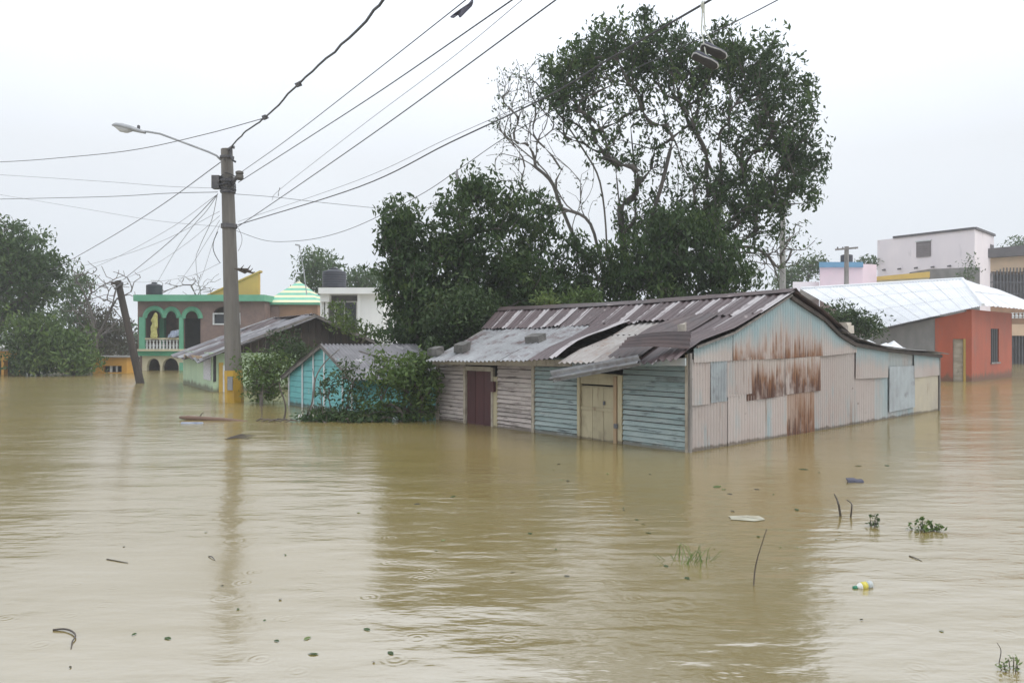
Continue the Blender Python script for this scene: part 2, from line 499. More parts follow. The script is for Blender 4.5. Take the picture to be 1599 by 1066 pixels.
def striped(name, base, light, lo, hi):
    """painted roof sheet with the bare laps left light: u runs across the sheet"""
    mat(name, base, tuple(x * .72 for x in base), 2.0, layers=[((0.26, 0.21, 0.20), 2.6, (1, 1, 1), .66, .74)], **_roof)
    m = MAT[name]
    nt = m.node_tree
    b = nt.nodes['Principled BSDF']
    src = b.inputs['Base Color'].links[0].from_socket
    uv = _n(nt, 'ShaderNodeUVMap')
    sp = _n(nt, 'ShaderNodeSeparateXYZ')
    nt.links.new(uv.outputs[0], sp.inputs[0])
    tc = _n(nt, 'ShaderNodeTexCoord')
    nz = _noise(nt, tc.outputs['Object'], 5, lo=0.2, hi=0.8)
    ad = _n(nt, 'ShaderNodeMath', operation='MULTIPLY_ADD')
    nt.links.new(nz, ad.inputs[0])
    ad.inputs[1].default_value = 0.10
    nt.links.new(sp.outputs['X'], ad.inputs[2])
    mr = _n(nt, 'ShaderNodeMapRange')
    mr.inputs['From Min'].default_value = hi
    mr.inputs['From Max'].default_value = lo
    nt.links.new(ad.outputs[0], mr.inputs['Value'])
    wear = _noise(nt, tc.outputs['Object'], 2.3, lo=0.22, hi=0.40)
    mm = _n(nt, 'ShaderNodeMath', operation='MULTIPLY')
    nt.links.new(mr.outputs[0], mm.inputs[0])
    nt.links.new(wear, mm.inputs[1])
    nt.links.new(_mix(nt, mm.outputs[0], src, light), b.inputs['Base Color'])

striped('roof_striped', (0.098, 0.066, 0.067), (0.40, 0.37, 0.37), 0.30, 0.34)

def uv_rust(name, src_c1, src_c2, top_c, vr, light):
    """painted tin: old blue paint left at the top of the sheet, rust creeping up from its lower edge in streaks"""
    mat(name, src_c1, src_c2, 1.4, (1, 1, .5), **_tin)
    m = MAT[name]
    nt = m.node_tree
    b = nt.nodes['Principled BSDF']
    src = b.inputs['Base Color'].links[0].from_socket
    uv = _n(nt, 'ShaderNodeUVMap')
    sp = _n(nt, 'ShaderNodeSeparateXYZ')
    nt.links.new(uv.outputs[0], sp.inputs[0])
    tc = _n(nt, 'ShaderNodeTexCoord')

    def edge(scale, stretch, k, lo, hi):
        nz = _noise(nt, tc.outputs['Object'], scale, stretch, lo=0.2, hi=0.8)
        ad = _n(nt, 'ShaderNodeMath', operation='MULTIPLY_ADD')
        nt.links.new(nz, ad.inputs[0])
        ad.inputs[1].default_value = k
        nt.links.new(sp.outputs['Y'], ad.inputs[2])
        mr = _n(nt, 'ShaderNodeMapRange')
        mr.inputs['From Min'].default_value = lo
        mr.inputs['From Max'].default_value = hi
        nt.links.new(ad.outputs[0], mr.inputs['Value'])
        return mr.outputs[0]
    col = _mix(nt, edge(1.6, (2, 2, .5), .6, .62, 1.15), src, top_c)
    if vr > 0:
        base = col
        col = _mix(nt, edge(3.4, (3.4, 3.4, .16), 1.3, vr + .62, vr + .10), col, (0.27, 0.155, 0.095))
        col = _mix(nt, edge(5.0, (3.8, 3.8, .16), 1.3, vr + .42, vr + .02), col, RUST)
        col = _mix(nt, edge(7.0, (4.2, 4.2, .2), 1.3, vr + .20, vr - .12), col, RUSTD)
        col = _mix(nt, _noise(nt, tc.outputs['Object'], 1.5, (1.6, 1.6, .8), detail=4, lo=.36, hi=.52), base, col)
    nt.links.new(col, b.inputs['Base Color'])

uv_rust('tin_upper', PINKW, (0.44, 0.40, 0.37), BLUEW, 0, 0)
uv_rust('tin_upper_rust', PINKW, (0.44, 0.39, 0.36), BLUEW, .48, 0)
uv_rust('tin_mid_rust', PINKW, (0.40, 0.33, 0.29), (0.44, 0.38, 0.34), .95, 0)
uv_rust('tin_dark_rust', (0.40, 0.33, 0.29), (0.34, 0.25, 0.2), (0.36, 0.26, 0.2), 1.1, 0)

def water_material():
    m, nt, b = _new('flood_water')
    L = nt.links.new
    geo = _n(nt, 'ShaderNodeNewGeometry')
    pos = geo.outputs['Position']
    col = _mix(nt, _noise(nt, pos, 0.09, detail=3, lo=.3, hi=.7), (0.255, 0.192, 0.066), (0.212, 0.162, 0.058))
    L(_mix(nt, _noise(nt, pos, 0.5, (.4, 1, 1), detail=6, lo=.45, hi=.8), col, (0.265, 0.21, 0.10)), b.inputs['Base Color'])
    b.inputs['Roughness'].default_value = 0.16
    b.inputs['IOR'].default_value = 4.2

    def mul(a, k):
        x = _n(nt, 'ShaderNodeMath', operation='MULTIPLY')
        L(a, x.inputs[0])
        if isinstance(k, (int, float)):
            x.inputs[1].default_value = k
        else:
            L(k, x.inputs[1])
        return x.outputs[0]

    def add(a, c):
        x = _n(nt, 'ShaderNodeMath', operation='ADD')
        L(a, x.inputs[0])
        L(c, x.inputs[1])
        return x.outputs[0]
    # wind patches: ripples strong in some areas and almost absent in others
    gust = _noise(nt, pos, 0.16, (.6, 1.2, 1), detail=3, lo=.36, hi=.66)
    g2 = _n(nt, 'ShaderNodeMapRange')
    g2.inputs['To Min'].default_value = 0.07
    L(gust, g2.inputs['Value'])
    rip = mul(_noise(nt, pos, 1.5, (.45, 1.25, 1), detail=2, rough=.45, lo=0, hi=1), 0.034)
    rip3 = mul(_noise(nt, pos, 11.0, (.55, 1.1, 1), detail=3, rough=.6, lo=0, hi=1), 0.0055)
    rip2 = mul(_noise(nt, pos, 4.2, (.50, 1.2, 1), detail=3, rough=.5, lo=0, hi=1), 0.024)
    swell = mul(_noise(nt, pos, 0.35, (.7, 1.2, 1), detail=1, lo=0, hi=1), 0.03)
    h = add(mul(add(add(rip, rip2), rip3), g2.outputs[0]), swell)
    # rings where raindrops land
    for sc_, freq, amp, thr, rad in ((0.85, 62, 0.0007, .84, .26), (2.3, 150, 0.0005, .45, .12)):
        vo = _n(nt, 'ShaderNodeTexVoronoi', voronoi_dimensions='2D')
        vo.inputs['Scale'].default_value = sc_
        L(pos, vo.inputs['Vector'])
        sp = _n(nt, 'ShaderNodeSeparateColor')
        L(vo.outputs['Color'], sp.inputs[0])
        on = _n(nt, 'ShaderNodeMath', operation='GREATER_THAN')
        on.inputs[1].default_value = thr
        L(sp.outputs[0], on.inputs[0])
        dist = mul(vo.outputs['Distance'], 1.0 / sc_)
        sn = _n(nt, 'ShaderNodeMath', operation='SINE')
        L(mul(dist, freq), sn.inputs[0])
        fo = _n(nt, 'ShaderNodeMapRange', interpolation_type='SMOOTHSTEP')
        fo.inputs['From Min'].default_value = rad
        fo.inputs['From Max'].default_value = rad * .25
        L(dist, fo.inputs['Value'])
        h = add(h, mul(mul(mul(sn.outputs[0], amp), fo.outputs[0]), on.outputs[0]))
    bp = _n(nt, 'ShaderNodeBump')
    bp.inputs['Strength'].default_value = 1.0
    bp.inputs['Distance'].default_value = 1.0
    L(h, bp.inputs['Height'])
    L(bp.outputs[0], b.inputs['Normal'])
    MAT['flood_water'] = m

water_material()

# ------------------------------------------------------------------ ground and flood water
def structure(o):
    o['kind'] = 'structure'
    return o

_g = G()
_g.quad((-320, -60, -1.3), (320, -60, -1.3), (320, 420, -1.3), (-320, 420, -1.3))
structure(_g.build('ground', 'ground'))
_g = G()
_g.quad((-320, -60, 0), (320, -60, 0), (320, 420, 0), (-320, 420, 0))
structure(_g.build('flood_water', 'flood_water'))

# ------------------------------------------------------------------ corrugated sheets on any surface S(a, b)
def sheet(name, matname, parent, S, a0, a1, b0, b1, ncor, nb=3, amp=0.016, off=0.0, lift=None, clip=None, thick=0.004):
    """one corrugated sheet over the patch a0..a1, b0..b1 of S; lift(i, j) raises it along the normal"""
    g = G()
    na = ncor * 4
    rows = []
    for j in range(nb + 1):
        b = b0 + (b1 - b0) * j / nb
        row = []
        for i in range(na + 1):
            a = a0 + (a1 - a0) * i / na
            p = S(a, b)
            e = 1e-3
            n = (S(a + e, b) - p).cross(S(a, b + e) - p)
            n = n.normalized() if n.length > 0 else V((0, 0, 1))
            h = amp * math.sin(i * math.pi / 2) + off
            if lift:
                h += lift(i / na, j / nb)
            row.append(p + n * h)
        rows.append(row)
    base = 0
    w = na + 1
    for row in rows:
        g.v += [tuple(p) for p in row]
    for j in range(nb):
        for i in range(na):
            g.f.append((j * w + i, j * w + i + 1, (j + 1) * w + i + 1, (j + 1) * w + i))
            u0, u1 = i / na, (i + 1) / na
            v0, v1 = j / nb, (j + 1) / nb
            g.uv += [(u0, v0), (u1, v0), (u1, v1), (u0, v1)]
    o = g.build(name, matname, parent, smooth=True, uv=True)
    return o

# ================================================================== the flooded shack in the middle
C0, CL, CR = WT(1075, 706), WT(688, 655), WT(1466, 640)
U = (CL - C0).normalized()                  # along the plank front, away to the left
Vd = (CR - C0).normalized()                 # along the tin gable wall, away to the right
NF = V((U.y, -U.x, 0))                      # outward of the front wall
NF = NF if NF.y < 0 else -NF
NG = V((Vd.y, -Vd.x, 0))                    # outward of the gable wall
ZUP = V((0, 0, 1))

def H(s, t, z):
    p = C0 + Vd * s + U * t
    return V((p.x, p.y, z))

def wall_hit(px, py, o, d):
    """where the sight line of a pixel meets the vertical plane through o along d: distance along d and height"""
    r = (px - CX) / FPX
    t = (r * o.y - o.x) / (d.x - r * d.y)
    y = o.y + d.y * t
    return t, EYE + (CY - py) / FPX * y

PROF = [wall_hit(x, y, C0, Vd) for x, y in ((1078, 543), (1136, 521), (1177, 495), (1227, 462), (1279, 496), (1304, 521), (1329, 536), (1381, 545), (1463, 554))]

def gable_top(s):
    s = max(PROF[0][0], min(PROF[-1][0], s))
    for (s0, z0), (s1, z1) in zip(PROF, PROF[1:]):
        if s <= s1:
            return z0 + (z1 - z0) * (s - s0) / (s1 - s0)
    return PROF[-1][1]

SR, ZR = PROF[3]
S_END = PROF[-1][0]
SHACK = thing('wooden_shack', 'flooded shack with plank front, patched corrugated side wall and torn maroon tin roof', 'shack', H(3, 3, 0))

# --- gable wall: every tin sheet is measured from the photograph on the wall's own plane
def gable_sheet(matname, x0, x1, top, bot, layer, flat=False):
    """x0, x1 and the edge heights in pixels of the second close-up; top None = up to the roof line; bot None = into the water"""
    def cv(x, y):
        return wall_hit(1040 + x * .27517, 430 + y * .27512, C0, Vd)
    s0, s1 = cv(x0, 600)[0], cv(x1, 600)[0]
    s0, s1 = max(s0, 0.0), min(s1, S_END)
    zt0, zt1 = (None, None) if top is None else (cv(x0, top[0])[1], cv(x1, top[1])[1])
    zb0, zb1 = (-.7, -.7) if bot is None else (cv(x0, bot[0])[1], cv(x1, bot[1])[1])

    def S(a, b):
        k = a
        s = s0 + (s1 - s0) * k
        zb = zb0 + (zb1 - zb0) * k
        zt = gable_top(s) - .01 if zt0 is None else min(zt0 + (zt1 - zt0) * k + .05, gable_top(s) - .01)
        return H(s, 0, zb + (zt - zb) * b)
    ncor = max(2, int(round((s1 - s0) / (.085 if not flat else .2))))
    wob = rnd.uniform(-.004, .004)
    return sheet('corrugated_sheet', matname, SHACK, S, 0, 1, 0, 1, ncor, 3, amp=.019 if not flat else .004, off=.012 + layer * .024 + wob,
                 lift=lambda u, v: .010 * (1 - v) * math.sin(u * 5 + s0 * 3))

for _a in (
    ('tin_pink', 125, 350, (735, 725), None, 0), ('tin_pink', 345, 455, (690, 690), None, 0.3),
    ('tin_pink', 440, 685, (700, 690), None, 0), ('tin_dark_rust', 675, 838, (665, 655), None, .5),
    ('tin_pink', 835, 1075, (455, 435), None, .2), ('tin_pink', 1065, 1182, (585, 580), None, 0),
    ('tin_blue', 1178, 1252, (585, 580), None, .3), ('tin_blue', 1245, 1402, None, None, 0),
    ('tin_cream', 1395, 1540, (575, 570), None, .3),
    ('tin_pink', 130, 245, (495, 488), (738, 728), 1), ('tin_patch', 240, 335, (492, 486), (722, 712), 1.3),
    ('tin_pink', 322, 475, (488, 480), (692, 668), 1), ('tin_mid_rust', 448, 602, (482, 476), (712, 690), 1.4),
    ('tin_mid_rust', 588, 675, (477, 470), (690, 682), 1), ('tin_mid_rust', 662, 862, (472, 460), (675, 652), 1.5),
    ('tin_upper', 140, 368, None, (495, 482), 2), ('tin_upper_rust', 360, 640, None, (482, 470), 2.3),
    ('tin_upper_rust', 632, 875, None, (472, 455), 2), ('tin_upper', 866, 1068, None, (457, 436), 2.3),
    ('tin_upper', 1062, 1246, None, (586, 578), 2), ('tin_upper', 1392, 1536, None, (580, 565), 2),
):
    gable_sheet(*_a)
_p = gable_sheet('tin_patch', 1252, 1396, (530, 524), (775, 745), 2.2, flat=True)
_p['label'] = 'flat grey metal patch hanging at a slant'

# trim post at the near corner and at the far end of the gable wall
_g = G()
_g.slab(H(0, 0, -.8) + NF * .03 + NG * .0, Vd * -.0 + NG * .055, NF * -.05, ZUP * 2.32)
_g.build('corner_post', 'wood_grey', SHACK)
_g = G()
_g.slab(H(S_END, 0, -.8), NG * .06, Vd * .07, ZUP * 2.1)
_g.build('corner_post', 'wood_grey', SHACK)

# --- plank front
def ft(px):
    return wall_hit(px, 600, C0, U)[0]

def fz(px, py):
    return wall_hit(px, py, C0, U)[1]

def front_box(px0, px1, z0, z1, o0, o1, name, matname, parent=None):
    t0, t1 = ft(px0), ft(px1)
    g = G()
    g.slab(H(0, t0, z0) + NF * o0, U * (t1 - t0), NF * (o1 - o0), ZUP * (z1 - z0))
    return g.build(name, matname, parent or SHACK)

def clapboards(px0, px1, matname, name='plank'):
    t0, t1 = ft(px0), ft(px1)
    z = -.42
    k = 0
    while z < 1.40:
        hgt = .083 + rnd.uniform(-.004, .004)
        j0, j1 = rnd.uniform(-.010, .008), rnd.uniform(-.010, .008)
        e0, e1 = rnd.uniform(.030, .042), rnd.uniform(.030, .042)
        g = G()
        a, b = H(0, t0, 0), H(0, t1, 0)
        zz = z + hgt - .014
        g.hexa([a + ZUP * (z + j0), b + ZUP * (z + j1), b + ZUP * (z + j1) + NF * e1, a + ZUP * (z + j0) + NF * e0,
                a + ZUP * zz, b + ZUP * zz, b + ZUP * zz + NF * .006, a + ZUP * zz + NF * .006])
        g.build(name, matname, SHACK)
        z += hgt
        k += 1

front_box(686, 727, -.8, 1.42, -.03, -.001, 'wall_backing', 'wood_dark')
front_box(778, 903, -.8, 1.42, -.03, -.001, 'wall_backing', 'wood_dark')
front_box(974, 1074, -.8, 1.45, -.03, -.001, 'wall_backing', 'wood_dark')
clapboards(686, 727, 'plank_pink')
clapboards(778, 833, 'plank_pink')
clapboards(836, 903, 'plank_turq')
clapboards(974, 1074, 'plank_turq')
front_box(683.5, 687, -.8, 1.45, 0, .055, 'corner_post', 'wood_pale')
front_box(832.5, 836.5, -.8, 1.45, 0, .05, 'batten', 'wood_pale')
front_box(1072.5, 1076, -.8, 1.5, 0, .05, 'corner_post', 'wood_pale')
# maroon door
D1 = front_box(729, 769, -.8, fz(750, 579), -.06, -.02, 'door', 'door_red')
D1['label'] = 'maroon plank door'
for q in range(3):
    front_box(729.5 + q * 13.2, 742 + q * 13.2, -.8, fz(750, 580), -.02, -.004, 'door_board', 'door_red', D1)
front_box(726, 729, -.8, fz(750, 573), -.02, .045, 'door_post', 'wood_pale')
front_box(769, 772, -.8, fz(750, 573), -.02, .045, 'door_post', 'wood_pale')
front_box(729.2, 768.8, fz(750, 579), fz(750, 572), -.02, .04, 'lintel', 'wood_pale')
_w = front_box(772, 778, -.8, 1.0, .0, .03, 'post_board', 'door_yellow')
front_box(769.5, 777, fz(772, 611), fz(772, 595), .05, .11, 'hinge_block', 'door_red')
# cream door with its frame
D2 = front_box(908, 961, -.8, fz(935, 603), -.05, -.012, 'door', 'door_yellow')
D2['label'] = 'weathered cream plank door'
for a, b in ((908.3, 925.5), (926.2, 943), (943.7, 960.5)):
    front_box(a, b, -.8, fz(935, 605), -.012, .006 + rnd.uniform(0, .006), 'door_board', 'door_yellow', D2)
front_box(908, 961, fz(935, 641), fz(935, 636), .0, .028, 'cross_bar', 'door_yellow', D2)
front_box(943.5, 946, fz(945, 632), fz(945, 626), .01, .035, 'latch', 'iron', D2)
front_box(904, 908, -.8, fz(935, 582), -.02, .05, 'door_post', 'door_yellow')
front_box(961, 965.5, -.8, fz(935, 586), -.02, .055, 'door_post', 'post_orange')
front_box(966.5, 973, -.8, fz(935, 584), -.02, .035, 'door_post', 'door_yellow')
front_box(908.2, 965.8, fz(935, 600), fz(935, 583), -.03, .03, 'lintel', 'door_yellow')
front_box(963, 968, fz(965, 668), fz(965, 661), .05, .08, 'hasp', 'iron')

# --- other walls of the shack, seen only from the side or through gaps
_g = G()
LB = H(SR, 7.75, 0)
for a, b in ((H(0, 6.515, 0), LB), (LB, H(S_END, 6.9, 0)), (H(S_END, 6.9, 0), H(S_END, 0, 0))):
    d = (b - a)
    n = V((-d.y, d.x, 0)).normalized() * .04
    zt0 = 1.38 if a.y < 17 else (2.4 if a is LB else 1.3)
    zt1 = 2.35 if b is LB else 1.3
    _g.hexa([a + ZUP * -.8, b + ZUP * -.8, b + n + ZUP * -.8, a + n + ZUP * -.8,
             a + ZUP * zt0, b + ZUP * zt1, b + n + ZUP * zt1, a + n + ZUP * zt0])
_g.build('rear_wall', 'wood_grey', SHACK)

# --- roof: front slope as a skewed, sagging surface
RP = [(0.0, SR, ZR + .05, 8.0, 2.51), (.42, PROF[2][0], PROF[2][1] + .045, 7.35, 1.98), (.62, PROF[1][0], PROF[1][1] + .04, 7.0, 1.74),
      (.90, 0.0, PROF[0][1] + .03, 6.5, 1.45), (1.0, -.42, 1.44, 6.35, 1.33)]

def roof(a, b):
    for (b0, s0, z0, t0, y0), (b1, s1, z1, t1, y1) in zip(RP, RP[1:]):
        if b <= b1 or b1 == 1.0:
            k = (b - b0) / (b1 - b0)
            s, z, t, zl = s0 + (s1 - s0) * k, z0 + (z1 - z0) * k, t0 + (t1 - t0) * k, y0 + (y1 - y0) * k
            break
    tt = -.16 + (t + .16) * a
    sag = -.05 * math.sin(math.pi * max(0, min(1, a))) * (1 - .5 * b)
    sl = s if b > .5 else s + (SR * .0)
    return H(sl, tt, z + (zl - z) * a + sag)

NU = 17
for i in range(NU):
    a0, a1 = i / NU - .003, (i + 1) / NU + .008
    sheet('roof_sheet', 'roof_striped' if i not in (9,) else 'roof_brown', SHACK, roof, a0, a1, -.0, .435 + rnd.uniform(-.008, .012), 4, 4, amp=.018,
          off=.030 + .012 * (i % 2) + rnd.uniform(0, .008), lift=lambda u, v, q=rnd.uniform(0, 6): .012 * v * math.sin(u * 4 + q))
LOW = [('roof_zinc', .885, 1.0, 0, None), ('roof_zinc', .755, .89, .012, None), ('roof_zinc', .628, .765, .004, lambda u, v: .03 * (1 - u) * v),
       ('roof_zinc', .505, .622, .02, lambda u, v: .02 * v), ('roof_striped', .385, .51, .035, lambda u, v: .12 * (1 - u) ** 1.6 * math.sin(v * 2.6) + .015),
       ('roof_pale', .265, .383, -.012, lambda u, v: .02 * v), ('roof_pale', .165, .27, .0, lambda u, v: -.02 + .03 * u),
       ('roof_brown', -.002, .062, .045, lambda u, v: .02 * math.sin(v * 3)), ('roof_striped', .052, .122, .02, lambda u, v: .02 * math.sin(v * 5)), ('roof_dark', .112, .20, .06, lambda u, v: .16 * u ** 1.5 * math.sin(min(1, v * 1.3) * 2.8) + .01)]
for mn, a0, a1, of, lf in LOW:
    sheet('roof_sheet', mn, SHACK, roof, a0, a1, .405, 1.03, max(3, int((a1 - a0) * 55)), 8, amp=.02 if a0 > .2 else .03, off=of, lift=lf)

# a second torn dark sheet lying across the near corner of the roof
def torn(a, b):
    p00, p10, p11, p01 = PX(1082, 524, 11.75), PX(985, 534, 12.25), PX(968, 552, 11.95), PX(1078, 552, 11.45)
    return p00 * (1 - a) * (1 - b) + p10 * a * (1 - b) + p11 * a * b + p01 * (1 - a) * b
sheet('roof_sheet', 'roof_dark', SHACK, lambda a, b: torn(b, 1 - a), 0, 1, 0, 1, 4, 5, amp=.028, off=.09, lift=lambda u, v: .04 * math.sin(v * 3))
# ridge caps
for i in range(5):
    a0, a1 = i / 5 - .005, (i + 1) / 5 + .005
    g = G()
    for k0, k1 in ((a0, a1),):
        p, q = roof(k0, 0) + ZUP * (.085 + .006 * (i % 2)), roof(k1, 0) + ZUP * (.085 + .006 * (i % 2))
        f0, f1 = roof(k0, .07) + ZUP * .075, roof(k1, .07) + ZUP * .075
        r0, r1 = p + Vd * .18 - ZUP * .1, q + Vd * .18 - ZUP * .1
        g.quad(p, q, f1, f0)
        g.quad(p, r0, r1, q)
    g.build('ridge_cap', 'roof_dark' if i % 2 else 'roof_brown', SHACK)

# rear slope and lean-to: only their verge shows, but they are whole roofs
RQ = [(0.0, PROF[3]), (.22, PROF[4]), (.33, PROF[5]), (.45, PROF[6]), (.66, PROF[7]), (1.0, (S_END + .25, PROF[8][1] - .03))]

def rear(a, b):
    for (b0, (s0, z0)), (b1, (s1, z1)) in zip(RQ, RQ[1:]):
        if b <= b1 or b1 == 1.0:
            k = (b - b0) / (b1 - b0)
            return H(s0 + (s1 - s0) * k, 7.9 - 8.08 * a, z0 + (z1 - z0) * k + .05 - .1 * (1 - a))
for i in range(7):
    a0, a1 = i / 7, (i + 1) / 7 + .004
    sheet('roof_sheet', 'roof_dark', SHACK, rear, a0, a1, 0, .36, 6, 4, amp=.016, off=.025 + .01 * (i % 2))
    sheet('roof_sheet', 'roof_grey', SHACK, rear, a0, a1, .31, 1.0, 6, 6, amp=.016, off=-.004 + .01 * (i % 2),
          lift=(lambda u, v: .03 * u * math.sin(v * 9)) if i == 6 else None)
# verge boards under the roof edge, along the gable
g = G()
for (s0, z0), (s1, z1) in zip(PROF[3:], PROF[4:]):
    p, q = H(s0, -.13, z0 - .015), H(s1, -.13, z1 - .015)
    g.hexa([p - ZUP * .05, q - ZUP * .05, q - ZUP * .05 + U * .05, p - ZUP * .05 + U * .05, p + ZUP * .02, q + ZUP * .02, q + ZUP * .02 + U * .05, p + ZUP * .02 + U * .05])
g.build('verge_board', 'wood_dark', SHACK)
g = G()
for (s0, z0), (s1, z1) in zip(PROF[:3], PROF[1:4]):
    p, q = H(s0, -.14, z0 - .005), H(s1, -.14, z1 - .005)
    g.hexa([p, q, q + U * .03, p + U * .03, p + ZUP * .035, q + ZUP * .035, q + ZUP * .035 + U * .03, p + ZUP * .035 + U * .03])
g.build('verge_board', 'wood_grey', SHACK)
# fascia, in two lengths, and purlins under the sheets
for a0, a1, m in ((.0, .36, 'tin_blue'), (.362, 1.0, 'wood_pale')):
    p, q = roof(a0, .975), roof(a1, .975)
    g = G()
    g.hexa([p - ZUP * .15, q - ZUP * .15, q - ZUP * .15 - NF * .03, p - ZUP * .15 - NF * .03, p - ZUP * .035, q - ZUP * .035, q - ZUP * .035 - NF * .03, p - ZUP * .035 - NF * .03])
    g.build('fascia_board', m, SHACK)
for b in (.12, .36, .6, .82):
    p, q = roof(.02, b) - ZUP * .07, roof(.98, b) - ZUP * .07
    g = G()
    g.slab(p, q - p, Vd * .06, ZUP * .05)
    g.build('purlin', 'wood_dark', SHACK)

# --- loose things on and under that roof
def rough_block(g, c, ax, ay, az, jit=.12):
    pts = []
    for k in (0, 1):
        for i, j in ((0, 0), (1, 0), (1, 1), (0, 1)):
            pts.append(V(c) + ax * (i - .5 + rnd.uniform(-jit, jit)) + ay * (j - .5 + rnd.uniform(-jit, jit)) + az * (k + rnd.uniform(-jit, jit) * k))
    g.hexa(pts)

def on_roof(px, py):
    """front-slope point under a pixel"""
    best, bp = 1e9, None
    for i in range(81):
        for j in range(41):
            p = roof(i / 80, j / 40)
            e = ((p.x / p.y) * FPX + CX - px) ** 2 + (CY - (p.z - EYE) / p.y * FPX - py) ** 2
            if e < best:
                best, bp = e, p
    return bp

for px, py, w, h, m, lab in ((681, 553, .36, .15, 'block', 'dark concrete block on the outer left corner of the torn roof'),
                             (722, 551, .34, .17, 'block', 'dark concrete block beside the corner of the grey roof sheets, second from the left'),
                             (835, 537, .40, .15, 'block', 'dark concrete block lying alone in the middle of the grey roof sheets'),
                             (1066, 531, .14, .12, 'stone_pale', 'small pale stone on the dark near edge of the torn roof')):
    p = on_roof(px, py) + ZUP * (.03 if m == 'block' else .13)
    g = G()
    rough_block(g, p, U * w, Vd * (w * .55) + ZUP * w * .18, ZUP * h, .07 if m == 'block' else .2)
    tag(g.build('concrete_block' if m == 'block' else 'stone', m, origin=p), lab, 'block' if m == 'block' else 'stone', 'weights on the shack roof')

def loose(a, b):
    p0, p1 = PX(863, 588, 13.45), PX(1001, 563, 11.75)
    p = p0 + (p1 - p0) * b
    return p + ZUP * (-.10 + .20 * a) * (1 - .25 * b) + NF * (.06 * math.sin(a * 3.1))
o = sheet('loose_tin_strip', 'roof_zinc', None, loose, 0, 1, 0, 1, 2, 6, amp=.05, off=.0)
tag(o, 'bent strip of corrugated tin dangling below the eave over the cream door', 'tin strip')
# crumpled sheeting and a stone on the lean-to edge
def verge_pt(px, lift=.05):
    s, _ = wall_hit(px, 530, C0, Vd)
    return H(s, -.05, gable_top(s) + .05 + lift)
p = verge_pt(1316, .05)
g = G()
rough_block(g, p, Vd * .30, U * .25, ZUP * .15, .1)
rough_block(g, p + ZUP * .15, Vd * .20, U * .18, ZUP * .07, .1)
tag(g.build('pale_stone', 'stone_pale', origin=p), 'pale lumpy stone weighing down the rear roof by the bush', 'stone')
for x0, x1, hh, lab in ((1332, 1374, .16, 'crumpled white metal scrap along the rear roof edge, nearer the stone'), (1376, 1412, .20, 'crumpled white metal scrap with a raised corner near the low end of the rear roof')):
    a, b = verge_pt(x0, .015), verge_pt(x1, .015)
    g = G()
    n = 7
    P0 = [a + (b - a) * (i / n) + U * rnd.uniform(-.02, .02) for i in range(n + 1)]
    P1 = [p + U * .22 + ZUP * (hh * abs(math.sin(i * 1.3 + x0)) * (i / n if x0 > 1340 else 1 - i / n * .4)) for i, p in enumerate(P0)]
    P2 = [p + U * .5 + ZUP * rnd.uniform(0, .05) for p in P0]
    for i in range(n):
        g.quad(P0[i], P0[i + 1], P1[i + 1], P1[i])
        g.quad(P1[i], P1[i + 1], P2[i + 1], P2[i])
    tag(g.build('metal_scrap', 'roof_white', origin=a), lab, 'metal scrap')

# ================================================================== turquoise shack on the left
TA, TB = WT(452, 632), WT(552, 648)
TG = (TB - TA).normalized()
TR = V((-TG.y, TG.x, 0))
TR = TR if TR.y > 0 else -TR
TN = -TR
tl = (TB - TA).length
t_ap, z_ap = wall_hit(508, 538, TA, TG)
_, z_l = wall_hit(452, 582, TA, TG)
z_r = z_l + .08
TS = thing('turquoise_shack', 'small turquoise plank shack with white battens behind the fallen branches', 'shack', (TA + TB) / 2)

def tq_top(t):
    return z_l + (z_ap - z_l) * t / t_ap if t < t_ap else z_ap + (z_r - z_ap) * (t - t_ap) / (tl - t_ap)
z = -.5
while z < z_ap - .03:
    hh = .145
    # plank clipped by the gable
    t0, t1 = 0.0, tl
    zz = z + hh
    if z > z_l:
        t0 = t_ap * (z - z_l) / (z_ap - z_l)
    if z > z_r:
        t1 = tl - (tl - t_ap) * (z - z_r) / (z_ap - z_r)
    ta, tb = t0, t1
    if zz > z_l:
        ta = min(t_ap, max(t0, t_ap * (zz - z_l) / (z_ap - z_l)))
    if zz > z_r:
        tb = max(t_ap, min(t1, tl - (tl - t_ap) * (zz - z_r) / (z_ap - z_r)))
    zt = min(zz - .008, z_ap)
    g = G()
    e = rnd.uniform(.016, .024)
    A, B, A2, B2 = TA + TG * t0, TA + TG * t1, TA + TG * ta, TA + TG * tb
    g.hexa([A + ZUP * z, B + ZUP * z, B + ZUP * z + TN * e, A + ZUP * z + TN * e, A2 + ZUP * zt, B2 + ZUP * zt, B2 + ZUP * zt + TN * .008, A2 + ZUP * zt + TN * .008])
    g.build('plank', 'turq_paint', TS)
    z += hh
for px in (453, 474, 491, 508, 537, 551):
    t = wall_hit(px, 600, TA, TG)[0]
    g = G()
    g.slab(TA + TG * (t - .03) + ZUP * -.6 + TN * .022, TG * .06, TN * .02, ZUP * (tq_top(max(0, min(tl, t))) + .58))
    g.build('batten', 'white_batten', TS)
TLEN = 2.45
z = -.5
while z < z_r - .05:
    g = G()
    g.hexa([TB + ZUP * z, TB + TR * TLEN + ZUP * z, TB + TR * TLEN + TG * .02 + ZUP * z, TB + TG * .02 + ZUP * z,
            TB + ZUP * (z + .14), TB + TR * TLEN + ZUP * (z + .14), TB + TR * TLEN + TG * .006 + ZUP * (z + .14), TB + TG * .006 + ZUP * (z + .14)])
    g.build('plank', 'turq_paint', TS)
    z += .145
g = G()
for a, b in ((TA, TA + TR * TLEN), (TA + TR * TLEN, TB + TR * TLEN)):
    g.slab(a + ZUP * -.6, b - a, (TG if a is TA else -TR) * .03, ZUP * (.6 + z_l - .05))
